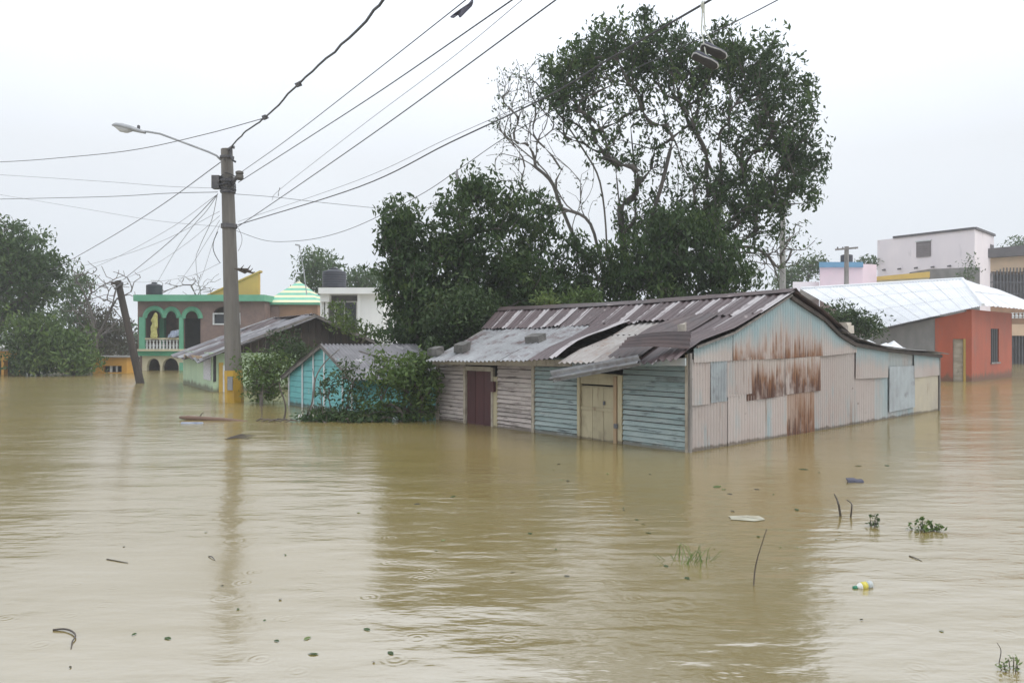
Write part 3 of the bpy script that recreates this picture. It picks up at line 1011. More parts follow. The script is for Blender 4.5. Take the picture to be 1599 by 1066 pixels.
g.build('rear_wall', 'turq_paint', TS)

def t_roof(side):
    def S(a, b):
        if side > 0:      # slope towards the camera, right of the ridge
            e = TB + TG * .28 + ZUP * (z_r - .10)
            r = TA + TG * t_ap + ZUP * (z_ap + .05)
            return r + (e - r) * b + TR * (-.16 + (TLEN + .3) * a)
        e = TA - TG * .28 + ZUP * (z_l - .10)
        r = TA + TG * t_ap + ZUP * (z_ap + .05)
        return r + (e - r) * b + TR * (TLEN + .14 - (TLEN + .3) * a)
    return S
for sd in (1, -1):
    for i in range(4):
        for b0, b1, of in ((.46, 1.0, 0), (0, .5, .018)):
            sheet('roof_sheet', 'roof_grey', TS, t_roof(sd), i / 4, (i + 1) / 4 + .01, b0, b1, 7, 2, amp=.018, off=.02 + of + .008 * (i % 2))
g = G()
a = TA + TG * t_ap + ZUP * (z_ap + .02) - TR * .14
for e, q in ((TA - TG * .25 + ZUP * (z_l - .12) - TR * .14, 1), (TB + TG * .25 + ZUP * (z_r - .12) - TR * .14, 1)):
    g.hexa([a - ZUP * .09, e - ZUP * .09, e - ZUP * .09 + TR * .03, a - ZUP * .09 + TR * .03, a, e, e + TR * .03, a + TR * .03])
g.build('barge_board', 'wood_grey', TS)

# ================================================================== lime green house behind the pole
GK = WT(333, 612)
GG = V((.85, .53, 0)).normalized()
GU = V((-GG.y, GG.x, 0))
GN = -GU
gw = 6.5
g_ap, gz_ap = wall_hit(487, 492, GK, GG)
gz_e = wall_hit(333, 549, GK, GG)[1] - .02
GLEN = 6.0
GH = thing('lime_house', 'lime green house with a battered grey tin roof behind the concrete pole', 'house', GK + GG * 3 + GU * 3)
g = G()
g.slab(GK + ZUP * -.9, GG * gw, GU * .12, ZUP * (.9 + gz_e - .03))
g.build('gable_wall', 'lime_wall', GH)
g = G()
g.slab(GK + ZUP * -.9 + GU * .12, GU * (GLEN - .12), GG * .12, ZUP * (.9 + gz_e - .02))
g.build('side_wall', 'lime_wall', GH)
g = G()
g.slab(GK + GU * GLEN + ZUP * -.9, GG * gw, GU * .12, ZUP * (.9 + gz_e - .03))
g.slab(GK + GG * (gw - .12) + GU * .12 + ZUP * -.9, GU * (GLEN - .12), GG * .12, ZUP * (.9 + gz_e - .03))
g.build('rear_wall', 'lime_wall', GH)
# dark boarded gable: single boards
nb_ = 26
for i in range(nb_):
    t0, t1 = gw * i / nb_, gw * (i + 1) / nb_ - .015
    def top(t):
        return gz_e + (gz_ap - gz_e) * (t / g_ap if t < g_ap else (gw - t) / (gw - g_ap)) - .05
    za, zb = top(t0), top(t1)
    if max(za, zb) < gz_e + .02:
        continue
    g = G()
    a, b = GK + GG * t0 + GU * .04, GK + GG * t1 + GU * .04
    z0 = gz_e - .03
    g.hexa([a + ZUP * z0, b + ZUP * z0, b + ZUP * z0 + GU * .03, a + ZUP * z0 + GU * .03, a + ZUP * za, b + ZUP * zb, b + ZUP * zb + GU * .03, a + ZUP * za + GU * .03])
    g.build('gable_board', 'wood_dark', GH)

def g_roof(side):
    def S(a, b):
        r = GK + GG * g_ap + ZUP * (gz_ap + .06)
        if side < 0:
            e = GK - GG * .40 + ZUP * (gz_e - .12)
            return r + (e - r) * b + GU * (GLEN + .2 - (GLEN + .55) * a) + ZUP * (.05 * math.sin(a * 9 + b * 3))
        e = GK + GG * (gw + .4) + ZUP * (gz_e - .1)
        return r + (e - r) * b + GU * (-.35 + (GLEN + .55) * a)
    return S
for i in range(8):
    for b0, b1, of in ((.62, 1.02, 0), (.30, .66, .02), (-.02, .34, .04)):
        q = rnd.uniform(0, 6)
        sheet('roof_sheet', ('roof_grey', 'roof_zinc', 'roof_brown', 'roof_dark')[rnd.randrange(4)] if i < 7 else 'roof_grey', GH, g_roof(-1), i / 8 - .004, (i + 1) / 8 + .01, b0, b1, 5, 3, amp=.02,
              off=.02 + of + .012 * (i % 2), lift=lambda u, v, q=q, k=rnd.uniform(0, .20): k * abs(math.sin(q + u * 2 + v)))
for i in range(4):
    sheet('roof_sheet', 'roof_dark', GH, g_roof(1), i / 4, (i + 1) / 4 + .01, 0, 1.0, 8, 2, amp=.02, off=.02)
g = G()
a = GK + GG * g_ap + ZUP * (gz_ap + .02) - GU * .36
e = GK - GG * .40 + ZUP * (gz_e - .16) - GU * .36
e2 = GK + GG * (gw + .3) + ZUP * (gz_e - .12) - GU * .36
for e_ in (e, e2):
    g.hexa([a - ZUP * .10, e_ - ZUP * .10, e_ - ZUP * .10 + GU * .03, a - ZUP * .10 + GU * .03, a, e_, e_ + GU * .03, a + GU * .03])
g.build('barge_board', 'wood_grey', GH)
g = G()
g.slab(GK - GG * .38 + ZUP * (gz_e - .22), GU * 3.5, GG * .03, ZUP * .1)
g.build('fascia_board', 'post_orange', GH)
# left wall: poster and dark slit window; gable: ochre downpipe and a pale one
def on_left(px, py):
    t, zz = wall_hit(px, py, GK, GU)
    return GK + GU * t + V((0, 0, zz)) - GG * .0
p0, p1 = on_left(330, 594), on_left(319, 553)
g = G()
g.hexa([V((p0.x, p0.y, p0.z)) - GG * .03, V((p1.x, p1.y, p0.z)) - GG * .03, V((p1.x, p1.y, p0.z)) - GG * .01, V((p0.x, p0.y, p0.z)) - GG * .01,
        V((p0.x, p0.y, p1.z)) - GG * .03, V((p1.x, p1.y, p1.z)) - GG * .03, V((p1.x, p1.y, p1.z)) - GG * .01, V((p0.x, p0.y, p1.z)) - GG * .01])
g.build('poster', 'poster', GH)['label'] = 'faded printed poster on the side wall'
for px, w, y0, m, nm in ((335, .09, 553, 'interior', 'slit_window'), (345, .14, 566, 'ochre', 'door_jamb'), (351.5, .16, 570, 'white_batten', 'door_leaf'), (357, .1, 566, 'ochre', 'door_jamb')):
    t, zt = wall_hit(px, y0, GK, GG)
    g = G()
    g.slab(GK + GG * (t - w / 2) + GN * .002 + ZUP * (-.8 if nm != 'slit_window' else .35), GG * w, GN * .03, ZUP * (zt + (.8 if nm != 'slit_window' else -.35)))
    g.build(nm, m, GH)

# ================================================================== green two-storey house, far left
def arch_fill(g, x0, x1, ys, ya, yt, d, th, n=10):
    """wall above a round arch: spring line ys, crown ya, up to yt"""
    xc, hw = (x0 + x1) / 2, (x1 - x0) / 2
    for i in range(n):
        xa, xb = x0 + (x1 - x0) * i / n, x0 + (x1 - x0) * (i + 1) / n
        ca = ys - (ys - ya) * math.sqrt(max(0, 1 - ((xa - xc) / hw) ** 2))
        cb = ys - (ys - ya) * math.sqrt(max(0, 1 - ((xb - xc) / hw) ** 2))
        a, b, c, e = PX(xa, ca, d), PX(xb, cb, d), PX(xb, yt, d), PX(xa, yt, d)
        k = V((0, th, 0))
        g.hexa([a, b, b + k, a + k, e, c, c + k, e + k])

def arch_trim(x0, x1, ys, ya, d, r, yb=None):
    xc, hw = (x0 + x1) / 2, (x1 - x0) / 2
    pts = []
    if yb:
        pts.append(PX(x0, yb, d))
    for i in range(13):
        an = math.pi * (1 - i / 12)
        pts.append(PX(xc + hw * math.cos(an), ys - (ys - ya) * math.sin(an), d))
    if yb:
        pts.append(PX(x1, yb, d))
    return G().tube(pts, r, 4)

D = 45.0
H2 = thing('green_balcony_house', 'two-storey house with green arches, brown walls and a white balustrade', 'house', PX(300, 578, D))
g = G()
arch_fill(g, 226, 256, 496, 481, 470, D, .25)
arch_fill(g, 256, 279, 496, 482, 470, D, .25)
arch_fill(g, 286, 313, 497, 482, 470, D, .25)
g.pbox(215, 470, 226, 546, D, .25)
g.pbox(279, 470, 286, 546, D, .25)
g.pbox(313, 470, 333, 600, D, .25)
g.pbox(374, 470, 413, 600, D, .25)
arch_fill(g, 333, 374, 489, 478, 470, D, .25)
g.pbox(333, 506, 374, 600, D, .25)
g.build('front_wall', 'brown_wall', H2)
g = G()
a, b = PX(215, 470, D), PX(413, 600, D)
g.box((a.x, D + 6.5, -1), (b.x, D + 6.7, a.z))
g.box((a.x, D + .25, -1), (a.x + .2, D + 6.5, a.z))
g.box((b.x - .2, D + .25, -1), (b.x, D + 6.5, a.z))
g.box((a.x + .2, D + 2.2, -1), (b.x - .2, D + 2.35, a.z))
g.build('inner_wall', 'brown_wall', H2)
g = G()
g.pbox(208, 460, 413, 470, D - .45, 7.4)
g.build('roof_parapet', 'green_light', H2)
g = G()
g.pbox(213, 545, 316, 548, D - .5, 2.6)
g.build('balcony_slab', 'cream_paint', H2)
g = G()
g.pbox(214, 548, 316, 555.5, D - .35, 2.5)
g.build('balcony_beam', 'green_paint', H2)
g = G()
arch_fill(g, 229, 250, 572, 559.5, 555.5, D - .1, .3)
arch_fill(g, 253, 279, 572, 559, 555.5, D - .1, .3)
arch_fill(g, 287, 314, 572, 561, 555.5, D - .1, .3)
for x0, x1 in ((222, 229), (250, 253), (279, 287), (314, 318)):
    g.pbox(x0, 555.5, x1, 600, D - .1, .3)
g.build('ground_arcade', 'cream_paint', H2)
g = G()
g.pbox(280, 566, 286, 600, D - .16, .04)
g.build('arcade_column', 'green_light', H2)
for x0, x1 in ((217, 226), (279.5, 285.5)):
    g = G()
    g.pbox(x0, 495, x1, 545, D - .12, .14)
    g.build('balcony_column', 'green_light', H2)
for a_ in ((226, 256, 496, 481), (256, 279, 496, 482), (286, 313, 497, 482)):
    arch_trim(*a_, D - .03, .14).build('arch_trim', 'green_light', H2)
g = G()
g.pbox(249, 497, 256, 545, D + 1.2, .3)
g.build('inner_column', 'green_paint', H2)
g = G()
g.pbox(226, 527.5, 279.5, 530, D - .1, .2)
g.build('handrail', 'cream_paint', H2)
pr = [(.075, 0), (.075, .06), (.045, .09), (.085, .19), (.05, .36), (.04, .43), (.075, .48), (.075, .54)]
for i in range(10):
    p = PX(229.5 + i * 5.2, 545, D)
    G().lathe(p, pr, 8).build('baluster', 'white_batten', H2, smooth=True)
g = G()
g.pbox(334, 490.5, 373, 505, D + .1, .05)
W1 = g.build('window', 'glass_dark', H2)
for r in ((332, 488.5, 375, 490.5), (332, 505, 375, 507), (332, 490.5, 334, 505), (373, 490.5, 375, 505), (352.7, 490.5, 354.3, 505)):
    G().pbox(*r, D - .06, .2).build('window_frame', 'white_batten', W1)
g = G()
g.pbox(286, 497, 313, 545, D + 2.12, .05)
g.build('door', 'interior', H2)

def water_tank(name, px, y0, y1, hw, d, lab):
    p = PX(px, y1, d)
    r = hw / FPX * d
    h = (y1 - y0) / FPX * d
    T = thing(name, lab, 'water tank', p)
    prof = [(r * .97, 0)]
    for i in range(6):
        z0 = h * .78 * i / 6
        prof += [(r, z0 + .01 * h), (r, z0 + .10 * h), (r * .97, z0 + .12 * h)]
    prof += [(r * 1.0, h * .80), (r * .95, h * .88), (r * .6, h * .96), (r * .32, h)]
    G().lathe(p, prof, 24).build('drum', 'tank', T, smooth=True)
    G().lathe(p + ZUP * h, [(r * .34, -.01), (r * .34, .07), (r * .28, .09)], 16).build('lid', 'tank', T)
water_tank('water_tank', 241, 443, 460, 12, 47, 'small black water tank on the roof of the green-arched house')

# yellow garment above the balcony rail, and a bundle of washing
p = PX(242, 525, 44.7)
g = G()
base = len(g.v)
rows = ((488, .04, .5), (491, .11, .6), (495, .13, .3), (500, .18, -.1), (505, .16, .4), (510, .20, .1), (514, .17, -.2), (519, .19, .1), (525, .22, .0), (528, .17, .1))
for k, (py, w_, dx) in enumerate(rows):
    c = PX(241.5 + dx * 3 - k * .15, py, 44.75)
    for j in range(10):
        an = 2 * math.pi * j / 10
        fold = 1 + .16 * math.sin(j * 3.7 + k * .8)
        g.v.append((c.x + w_ * fold * math.cos(an), c.y + w_ * .5 * fold * math.sin(an), c.z))
for k in range(len(rows) - 1):
    for j in range(10):
        g.f.append((k * 10 + (j + 1) % 10, k * 10 + j, (k + 1) * 10 + j, (k + 1) * 10 + (j + 1) % 10))
        g.uv += [(.5, .5)] * 4
o = g.build('yellow_garment', 'cloth_yellow', origin=p)
tag(o, 'yellow raincoat hanging behind the balcony rail', 'garment')
g = G()
for i in range(4):
    rough_block(g, PX(266 + i * 3.2, 526.5 - (i % 2) * 2, 44.85), V((.22, 0, .03)), V((0, .25, 0)), V((.03, 0, .20 + .12 * (i % 2))), .16)
tag(g.build('washing', 'cloth_blue', origin=PX(270, 527, 44.9)), 'blue and white washing heaped on the balcony rail', 'washing')

# yellow gable wall and striped hipped roof behind
o = G().prism([PX(322, 470, 53), PX(322, 462, 53), PX(404, 425, 53), PX(404, 470, 53)], (0, .35, 0))
YW = thing('yellow_gable', 'yellow sloping gable wall rising behind the green parapet', 'building', V((PX(370, 470, 53).x, 53, 0)))
o.build('wall', 'yellow_paint', YW)
G().prism([PX(320, 463, 52.9), PX(320, 461, 52.9), PX(406, 422, 52.9), PX(406, 424.5, 52.9)], (0, .55, 0)).build('coping', 'yellow_paint', YW)
G().box((PX(322, 470, 53).x, 53, -1), (PX(404, 470, 53).x, 56, PX(0, 470, 53).z)).build('lower_wall', 'brown_wall', YW)

SH = thing('striped_roof_house', 'small building under a hipped roof striped green and cream', 'building', V((PX(455, 472, 46).x, 47.6, 0)))
cx_, hw_, dep = PX(455, 472, 46).x, 1.66, 3.3
zb_, za_ = PX(0, 472, 46).z, PX(0, 439, 47.65).z
NBND = 9
for i in range(NBND):
    k0, k1 = i / NBND, (i + 1) / NBND * .985
    r0, r1 = (1 - k0) * hw_ + .015, (1 - k1) * hw_ + .0
    z0, z1 = zb_ + (za_ - zb_) * k0, zb_ + (za_ - zb_) * (i + 1) / NBND
    d0, d1 = (1 - k0) * dep / 2, (1 - k1) * dep / 2
    c = V((cx_, 46 + dep / 2, 0))
    g = G()
    g.hexa([c + V((-r0, -d0, z0)), c + V((r0, -d0, z0)), c + V((r0, d0, z0)), c + V((-r0, d0, z0)),
            c + V((-r1, -d1, z1)), c + V((r1, -d1, z1)), c + V((r1, d1, z1)), c + V((-r1, d1, z1))])
    g.build('roof_band', 'tile_cream' if i % 2 == 0 else 'tile_green', SH)
G().pbox(412, 472, 498, 475.5, 45.95, 3.4).build('fascia_board', 'green_light', SH)
G().pbox(414.5, 475.5, 496, 590, 46.2, 2.9).build('wall', 'terracotta', SH)
G().pbox(416, 478, 436, 500, 46.12, .06).build('shutter', 'brown_wall', SH)

# white house with the big tank
D = 40.0
WH = thing('white_house', 'white flat-roofed house with a dark recessed window below the big tank', 'house', PX(550, 584, D))
G().pbox(497, 449, 602, 458.5, D - .4, 5.6).build('roof_slab', 'white_wall', WH)
G().pbox(563, 458.5, 599, 600, D, 4.8).build('front_wall', 'white_wall', WH)
G().pbox(512, 458.5, 563, 600, D + 1.3, .2).build('recess_wall', 'grey_wall', WH)
G().pbox(500, 458.5, 502.5, 600, D, 4.8).build('side_wall', 'white_wall', WH)
for x0, x1 in ((502.5, 505.5), (508, 512)):
    G().pbox(x0, 470, x1, 600, D + .1, .25).build('pillar', 'white_wall', WH)
G().pbox(500, 458.5, 514, 471, D - .1, .5).build('pillar_head', 'white_wall', WH)
G().pbox(558, 458.5, 563, 600, D - .05, .5).build('pillar', 'white_wall', WH)
w = G().pbox(524, 472, 556, 502, D + 1.22, .06).build('window', 'glass_dark', WH)
for r in ((522, 470, 524, 504), (537, 472, 538.5, 502), (556, 470, 558, 504), (524, 470, 556, 472)):
    G().pbox(*r, D + 1.15, .1).build('window_frame', 'white_wall', w)
water_tank('water_tank', 522, 421, 449, 18.5, 41.5, 'large black water tank on the white flat roof')

# orange and yellow low houses at the far left
D = 41.0
OH = thing('orange_house', 'low orange house half under water left of the leaning pole', 'house', PX(172, 583, D))
g = G()
g.pbox(145, 558, 160, 600, D, .9)
g.pbox(190, 558, 198, 600, D, .9)
g.pbox(160, 558, 190, 571, D, .9)
g.pbox(160, 581, 190, 600, D, .9)
g.build('wall', 'orange_paint', OH)
G().pbox(143, 555.5, 201, 558, D - .15, 1.2).build('roof_slab', 'concrete', OH)
w = G().pbox(160, 571, 190, 581, D + .3, .1).build('window', 'glass_dark', OH)
G().pbox(171.5, 571, 174.5, 581, D + .1, .09).build('window_bar', 'white_batten', w)
G().pbox(181, 571, 183, 581, D + .1, .09).build('window_bar', 'white_batten', w)
OH = thing('yellow_house', 'yellow house front with a dark opening at the left edge', 'house', PX(5, 586, 39))
G().pbox(-60, 548, 33, 563, 39, 4).build('wall', 'orange_paint', OH)
G().pbox(-62, 543, 36, 548, 38.7, 4.6).build('roof_slab', 'concrete', OH)
G().pbox(-60, 563, 33, 600, 41.5, .2).build('recess_wall', 'interior', OH)
for x in (-30, 2, 29):
    G().pbox(x, 563, x + 4, 600, 39.05, .3).build('pillar', 'orange_paint', OH)

# ================================================================== red house with the white tin roof, right
RK = WT(1517, 596)
RA = PX(1363, 600, 34.0); RA.z = 0
RB = PX(1582, 588, 37.0); RB.z = 0
RH = thing('red_house', 'red-walled house under a white corrugated hip roof', 'house', RK)
rA, rB, rC, rD, rE = PX(1362, 516, 33.5), PX(1535, 477.5, 31.9), PX(1503, 437, 38), PX(1250, 452, 41), PX(1650, 488, 38.0)

def wr_front(a, b):
    top = rD + (rC - rD) * a
    bot = rA + (rB - rA) * a
    return bot + (top - bot) * b

def wr_hip(a, b):
    bot = rB + (rE - rB) * a
    return bot + (rC - bot) * b
for i in range(11):
    for b0, b1, of in ((0, .36, 0), (.34, .69, .007), (.67, 1.0, .014)):
        sheet('roof_sheet', 'roof_white', RH, wr_front, i / 11, (i + 1) / 11 + .006, b0, b1, 5, 1, amp=.02, off=.02 + of + .003 * (i % 2))
for i in range(5):
    for b0, b1, of in ((0, .5, 0), (.48, .985, .02)):
        sheet('roof_sheet', 'roof_white', RH, wr_hip, i / 5, (i + 1) / 5 + .01, b0, b1, 4, 1, amp=.02, off=.02 + of)
# hidden slopes close the roof
g = G()
rF = PX(1560, 452, 46)
rG = PX(1240, 470, 49)
g.quad(rD, rC, rF, rG)
g.quad(rC, rE, rF)
g.build('rear_roof', 'roof_white', RH)
G().tube([rD + ZUP * .06, rC + ZUP * .06], .07, 6).build('ridge_cap', 'roof_white', RH)
G().tube([rC + ZUP * .06, rB + ZUP * .06], .07, 6).build('hip_cap', 'roof_white', RH)
dA, dB = RA - RK, RB - RK
nA = V((dA.y, -dA.x, 0)).normalized()
nA = nA if nA.y < 0 else -nA
nB = V((dB.y, -dB.x, 0)).normalized()
nB = nB if nB.y < 0 else -nB

def wl(px, py, d):
    t, z = wall_hit(px, py, RK, d.normalized())
    return t, z
zK = 3.02
def strip(name, m, d, n, x0, x1, zb0, zt0, zb1, zt1, th=.2, o=0):
    """upright wall strip between two pixel columns of the plane through the house corner"""
    u = d.normalized()
    t0, t1 = wl(x0, 500, d)[0], wl(x1, 500, d)[0]
    a, b = RK + u * t0 + n * o, RK + u * t1 + n * o
    g = G()
    g.hexa([a + ZUP * zb0, b + ZUP * zb1, b + ZUP * zb1 - n * th, a + ZUP * zb0 - n * th, a + ZUP * zt0, b + ZUP * zt1, b + ZUP * zt1 - n * th, a + ZUP * zt0 - n * th])
    return g.build(name, m, RH)
def eaveA(px):
    k = (px - 1363) / (1535 - 1363)
    return (rA.z + (rB.z - rA.z) * k) - .06
dz = wl(1495, 529, dA)[1]
strip('red_wall', 'red_wall', dA, nA, 1516.8, 1508, -1, eaveA(1517), -1, eaveA(1508))
strip('red_wall', 'red_wall', dA, nA, 1508, 1488, dz, eaveA(1508), dz, eaveA(1488))
strip('red_wall', 'red_wall', dA, nA, 1488, 1460, -1, eaveA(1488), -1, eaveA(1460))
strip('grey_wall', 'grey_wall', dA, nA, 1460, 1364, -1, eaveA(1460), -1, eaveA(1364) - .03, o=-.02)
strip('door', 'wood_pale', dA, nA, 1504, 1489, -1, dz, -1, dz, th=.04, o=-.12)['label'] = 'grey-brown plank door'
strip('door_post', 'ochre', dA, nA, 1508, 1504.3, -1, dz, -1, dz, th=.14, o=.02)
zb = 3.05
w0, w1 = 1547, 1560
wzt, wzb = wl(1553, 513, dB)[1], wl(1553, 566, dB)[1]
strip('red_wall', 'red_wall', dB, nB, 1517.2, w0, -1, zb, -1, zb)
strip('red_wall', 'red_wall', dB, nB, w1, 1580, -1, zb, -1, zb)
strip('red_wall', 'red_wall', dB, nB, w0, w1, wzt, zb, wzt, zb)
strip('red_wall', 'red_wall', dB, nB, w0, w1, -1, wzb, -1, wzb)
strip('window', 'interior', dB, nB, w0, w1, wzb, wzt, wzb, wzt, th=.05, o=-.05)
for k_ in (.25, .5, .75):
    strip('window_bar', 'iron', dB, nB, w0 + (w1 - w0) * k_ - .25, w0 + (w1 - w0) * k_ + .25, wzb, wzt, wzb, wzt, th=.02, o=-.02)
strip('window_sill', 'concrete', dB, nB, w0 - .5, w1 + .5, wzb - .05, wzb + .02, wzb - .05, wzb + .02, th=.2, o=.06)
g = G()
u = dB.normalized()
e = RK + u * (wl(1580, 500, dB)[0])
g.slab(e + ZUP * -1, V((-3.5, 5.5, 0)), V((-.2, 0, 0)), ZUP * 4)
g.slab(RA + ZUP * -1, V((1.5, 6.5, 0)), V((.2, 0, 0)), ZUP * 3.0)
g.build('rear_wall', 'grey_wall', RH)

# pink blocks and the rest of the skyline on the right
PKc, PKl, PKr = PX(1522, 358, 55), PX(1370, 376, 61), PX(1552, 369, 58.7)
ztop = PKc.z
PB = thing('pink_block', 'pale pink upper storey with one shuttered window and a slate coping', 'building', V((PKl.x + 4, 60, 0)))
back = V((3.0, 12, 0))
poly = [V((PKl.x, PKl.y, -1)), V((PKc.x, PKc.y, -1)), V((PKr.x, PKr.y, -1)), V((PKr.x, PKr.y, -1)) + V((-2, 9, 0)), V((PKl.x, PKl.y, -1)) + V((3.3, 6, 0))]
G().prism(poly, (0, 0, ztop + 1)).build('wall', 'pink_wall', PB)
for a, b, k0, k1 in ((PKl, PKc, .18, 1.0), (PKc, PKr, 0, 1.0)):
    p, q = a + (b - a) * k0, a + (b - a) * k1
    p, q = V((p.x, p.y, ztop)), V((q.x, q.y, ztop))
    g = G()
    n = V(((q - p).y, -(q - p).x, 0)).normalized() * .12
    g.hexa([p + n, q + n, q - n * 2, p - n * 2, p + n + ZUP * .16, q + n + ZUP * .16, q - n * 2 + ZUP * .16, p - n * 2 + ZUP * .16])
    g.build('coping', 'dark_grey', PB)
dP = (V((PKc.x, PKc.y, 0)) - V((PKl.x, PKl.y, 0))).normalized()
nP = V((dP.y, -dP.x, 0))
oP = V((PKl.x, PKl.y, 0))
t0, t1 = wall_hit(1431, 390, oP, dP)[0], wall_hit(1454, 390, oP, dP)[0]
zt, zbm = wall_hit(1442, 377, oP, dP)[1], wall_hit(1442, 401, oP, dP)[1]
g = G()
g.slab(oP + dP * t0 + ZUP * zbm + nP * .02, dP * (t1 - t0), nP * .02, ZUP * (zt - zbm))
w = g.build('window', 'louver', PB)
for i in range(8):
    g = G()
    zz = zbm + (zt - zbm) * (i + .1) / 8
    g.slab(oP + dP * (t0 + .04) + ZUP * zz + nP * .045, dP * (t1 - t0 - .08), nP * .03 + ZUP * -.03, ZUP * .08)
    g.build('slat', 'louver', w)
g = G()
g.slab(oP + dP * (t0 - .06) + ZUP * (zt) + nP * .02, dP * (t1 - t0 + .12), nP * .08, ZUP * .08)
g.build('window_head', 'white_batten', w)
t0_, t1_ = wall_hit(1546, 380, V((PKc.x, PKc.y, 0)), (V((PKr.x, PKr.y, 0)) - V((PKc.x, PKc.y, 0))).normalized())[0], wall_hit(1551, 380, V((PKc.x, PKc.y, 0)), (V((PKr.x, PKr.y, 0)) - V((PKc.x, PKc.y, 0))).normalized())[0]
dq = (V((PKr.x, PKr.y, 0)) - V((PKc.x, PKc.y, 0))).normalized()
G().slab(V((PKc.x, PKc.y, 0)) + dq * t0_ + V((dq.y, -dq.x, 0)) * .02 + ZUP * (ztop - 1.5), dq * (t1_ - t0_), V((dq.y, -dq.x, 0)) * .02, ZUP * .8).build('side_window', 'dark_grey', PB)
# small water spouts under the block
for i, x in enumerate((1382, 1406, 1432, 1458, 1484)):
    t, zz = wall_hit(x, 421 - i * 1.5, oP, dP)
    p = oP + dP * t + ZUP * zz
    G().tube([p, p + nP * .35 - ZUP * .05], .07, 6).build('water_spout', 'dark_grey', PB)
GB = thing('grey_parapet_building', 'grey concrete parapet with a yellow edge below the pink storey', 'building', V((PX(1440, 500, 50).x, 52, 0)))
G().prism([PX(1367, 438, 50), PX(1452, 433, 50), PX(1452, 424, 50), PX(1367, 432, 50)], (1.2, 2.5, 0)).build('parapet', 'yellow_paint', GB)
G().prism([PX(1367, 520, 50.1), PX(1450, 520, 50.1), PX(1450, 433, 50.1), PX(1367, 438, 50.1)], (1.1, 2.3, 0)).build('wall', 'cream_paint', GB)
G().prism([PX(1450.5, 520, 51), PX(1530, 520, 51), PX(1530, 417, 51), PX(1450.5, 420, 51)], (0, 2.5, 0)).build('side_wall', 'grey_wall', GB)
RO = thing('rose_building', 'rose pink building with a bright blue roof edge', 'building', V((PX(1320, 500, 48).x, 50, 0)))
G().prism([PX(1280, 530, 48), PX(1347, 530, 48), PX(1347, 417, 48), PX(1280, 417, 48)], (2.1, 5, 0)).build('wall', 'rose_wall', RO)
G().prism([PX(1347, 530, 48.02), PX(1369, 530, 49), PX(1369, 413, 49), PX(1347, 412, 48.02)], (1.9, 4, 0)).build('side_wall', 'rose_wall', RO)
G().prism([PX(1279, 417, 47.8), PX(1348, 417, 47.8), PX(1348, 409, 47.8), PX(1279, 409, 47.8)], (2.1, 5.2, 0)).build('roof_edge', 'blue_paint', RO)
G().prism([PX(1238, 530, 48.5), PX(1279, 530, 48.5), PX(1279, 440, 48.5), PX(1238, 440, 48.5)], (1.5, 4, 0)).build('low_wall', 'pink_wall', RO)
water_tank('water_tank', 1322, 397, 409, 9, 50, 'small dark water tank above the blue roof edge')

def crossarm_pole():
    b = PX(1321, 470, 44)
    T = thing('crossarm_pole', 'weathered wooden pole with a crossarm behind the white roof', 'utility pole', V((b.x, b.y, -.5)))
    G().tube([V((b.x, b.y, -.5)), PX(1322, 385, 44)], [.16, .12], 8).build('pole', 'wood_grey', T)
    G().slab(PX(1305, 391, 43.8), PX(1340, 388, 43.8) - PX(1305, 391, 43.8), V((0, .1, 0)), ZUP * .1).build('crossarm', 'wood_grey', T)
    for x in (1308, 1316, 1336):
        G().lathe(PX(x, 388.8, 43.85), [(.03, 0), (.05, .05), (.03, .12)], 8).build('insulator', 'hardware', T)
crossarm_pole()
b = PX(1222, 450, 38)
T = thing('concrete_post', 'plain grey concrete pole right of the big tree', 'utility pole', V((b.x, b.y, -.5)))
G().tube([V((b.x, b.y, -.5)), PX(1222, 322, 38)], [.17, .13], 8).build('pole', 'concrete', T)
G().tube([PX(1217, 335, 37.8), PX(1228, 335, 37.8)], .05, 6).build('bracket', 'hardware', T)

D = 58.0
PH = thing('peach_house', 'peach house with a brown flat roof and iron-barred upper veranda', 'house', PX(1575, 568, D))
G().prism([PX(1512, 404, D - .5), PX(1660, 395, D - .5), PX(1660, 377, D - .5), PX(1512, 391, D - .5)], (4.9, 8, 0)).build('roof_slab', 'dark_grey', PH)
G().prism([PX(1526, 424, D), PX(1660, 424, D), PX(1660, 395.5, D), PX(1526, 403.5, D)], (3.6, 6, 0)).build('upper_wall', 'peach_wall', PH)
G().pbox(1524, 424, 1660, 470, D + 2.5, .2).build('veranda_back_wall', 'dark_grey', PH)
G().pbox(1524, 424, 1540, 470, D, 2.4).build('veranda_side', 'brown_wall', PH)
G().pbox(1538, 468, 1660, 473, D - .1, 2.6).build('veranda_floor', 'concrete', PH)
for i in range(19):
    x = 1541 + i * 5.2
    G().pbox(x, 418 if i > 5 else 428 - i * 2, x + 1.5, 468, D - .05, .08).build('iron_bar', 'iron', PH)
for y in (440, 458):
    G().pbox(1540, y, 1640, y + 1.4, D - .09, .05).build('iron_rail', 'iron', PH)
G().pbox(1524, 473, 1660, 520, D, 6).build('middle_wall', 'terracotta', PH)
G().pbox(1524, 506, 1660, 524, D - .12, .1).build('wall_band', 'peach_wall', PH)
G().pbox(1524, 524, 1660, 600, D + .3, 5).build('lower_wall', 'interior', PH)
for i in range(8):
    x = 1581 + i * 5
    G().pbox(x, 524, x + 1.3, 600, D - .02, .06).build('gate_bar', 'iron', PH)
for i in range(6):
    p = PX(1581 + i * 6, 497, D - .2)
    G().lathe(p, [(v[0] * 1.4, v[1] * .8) for v in pr], 8).build('baluster', 'white_batten', PH)

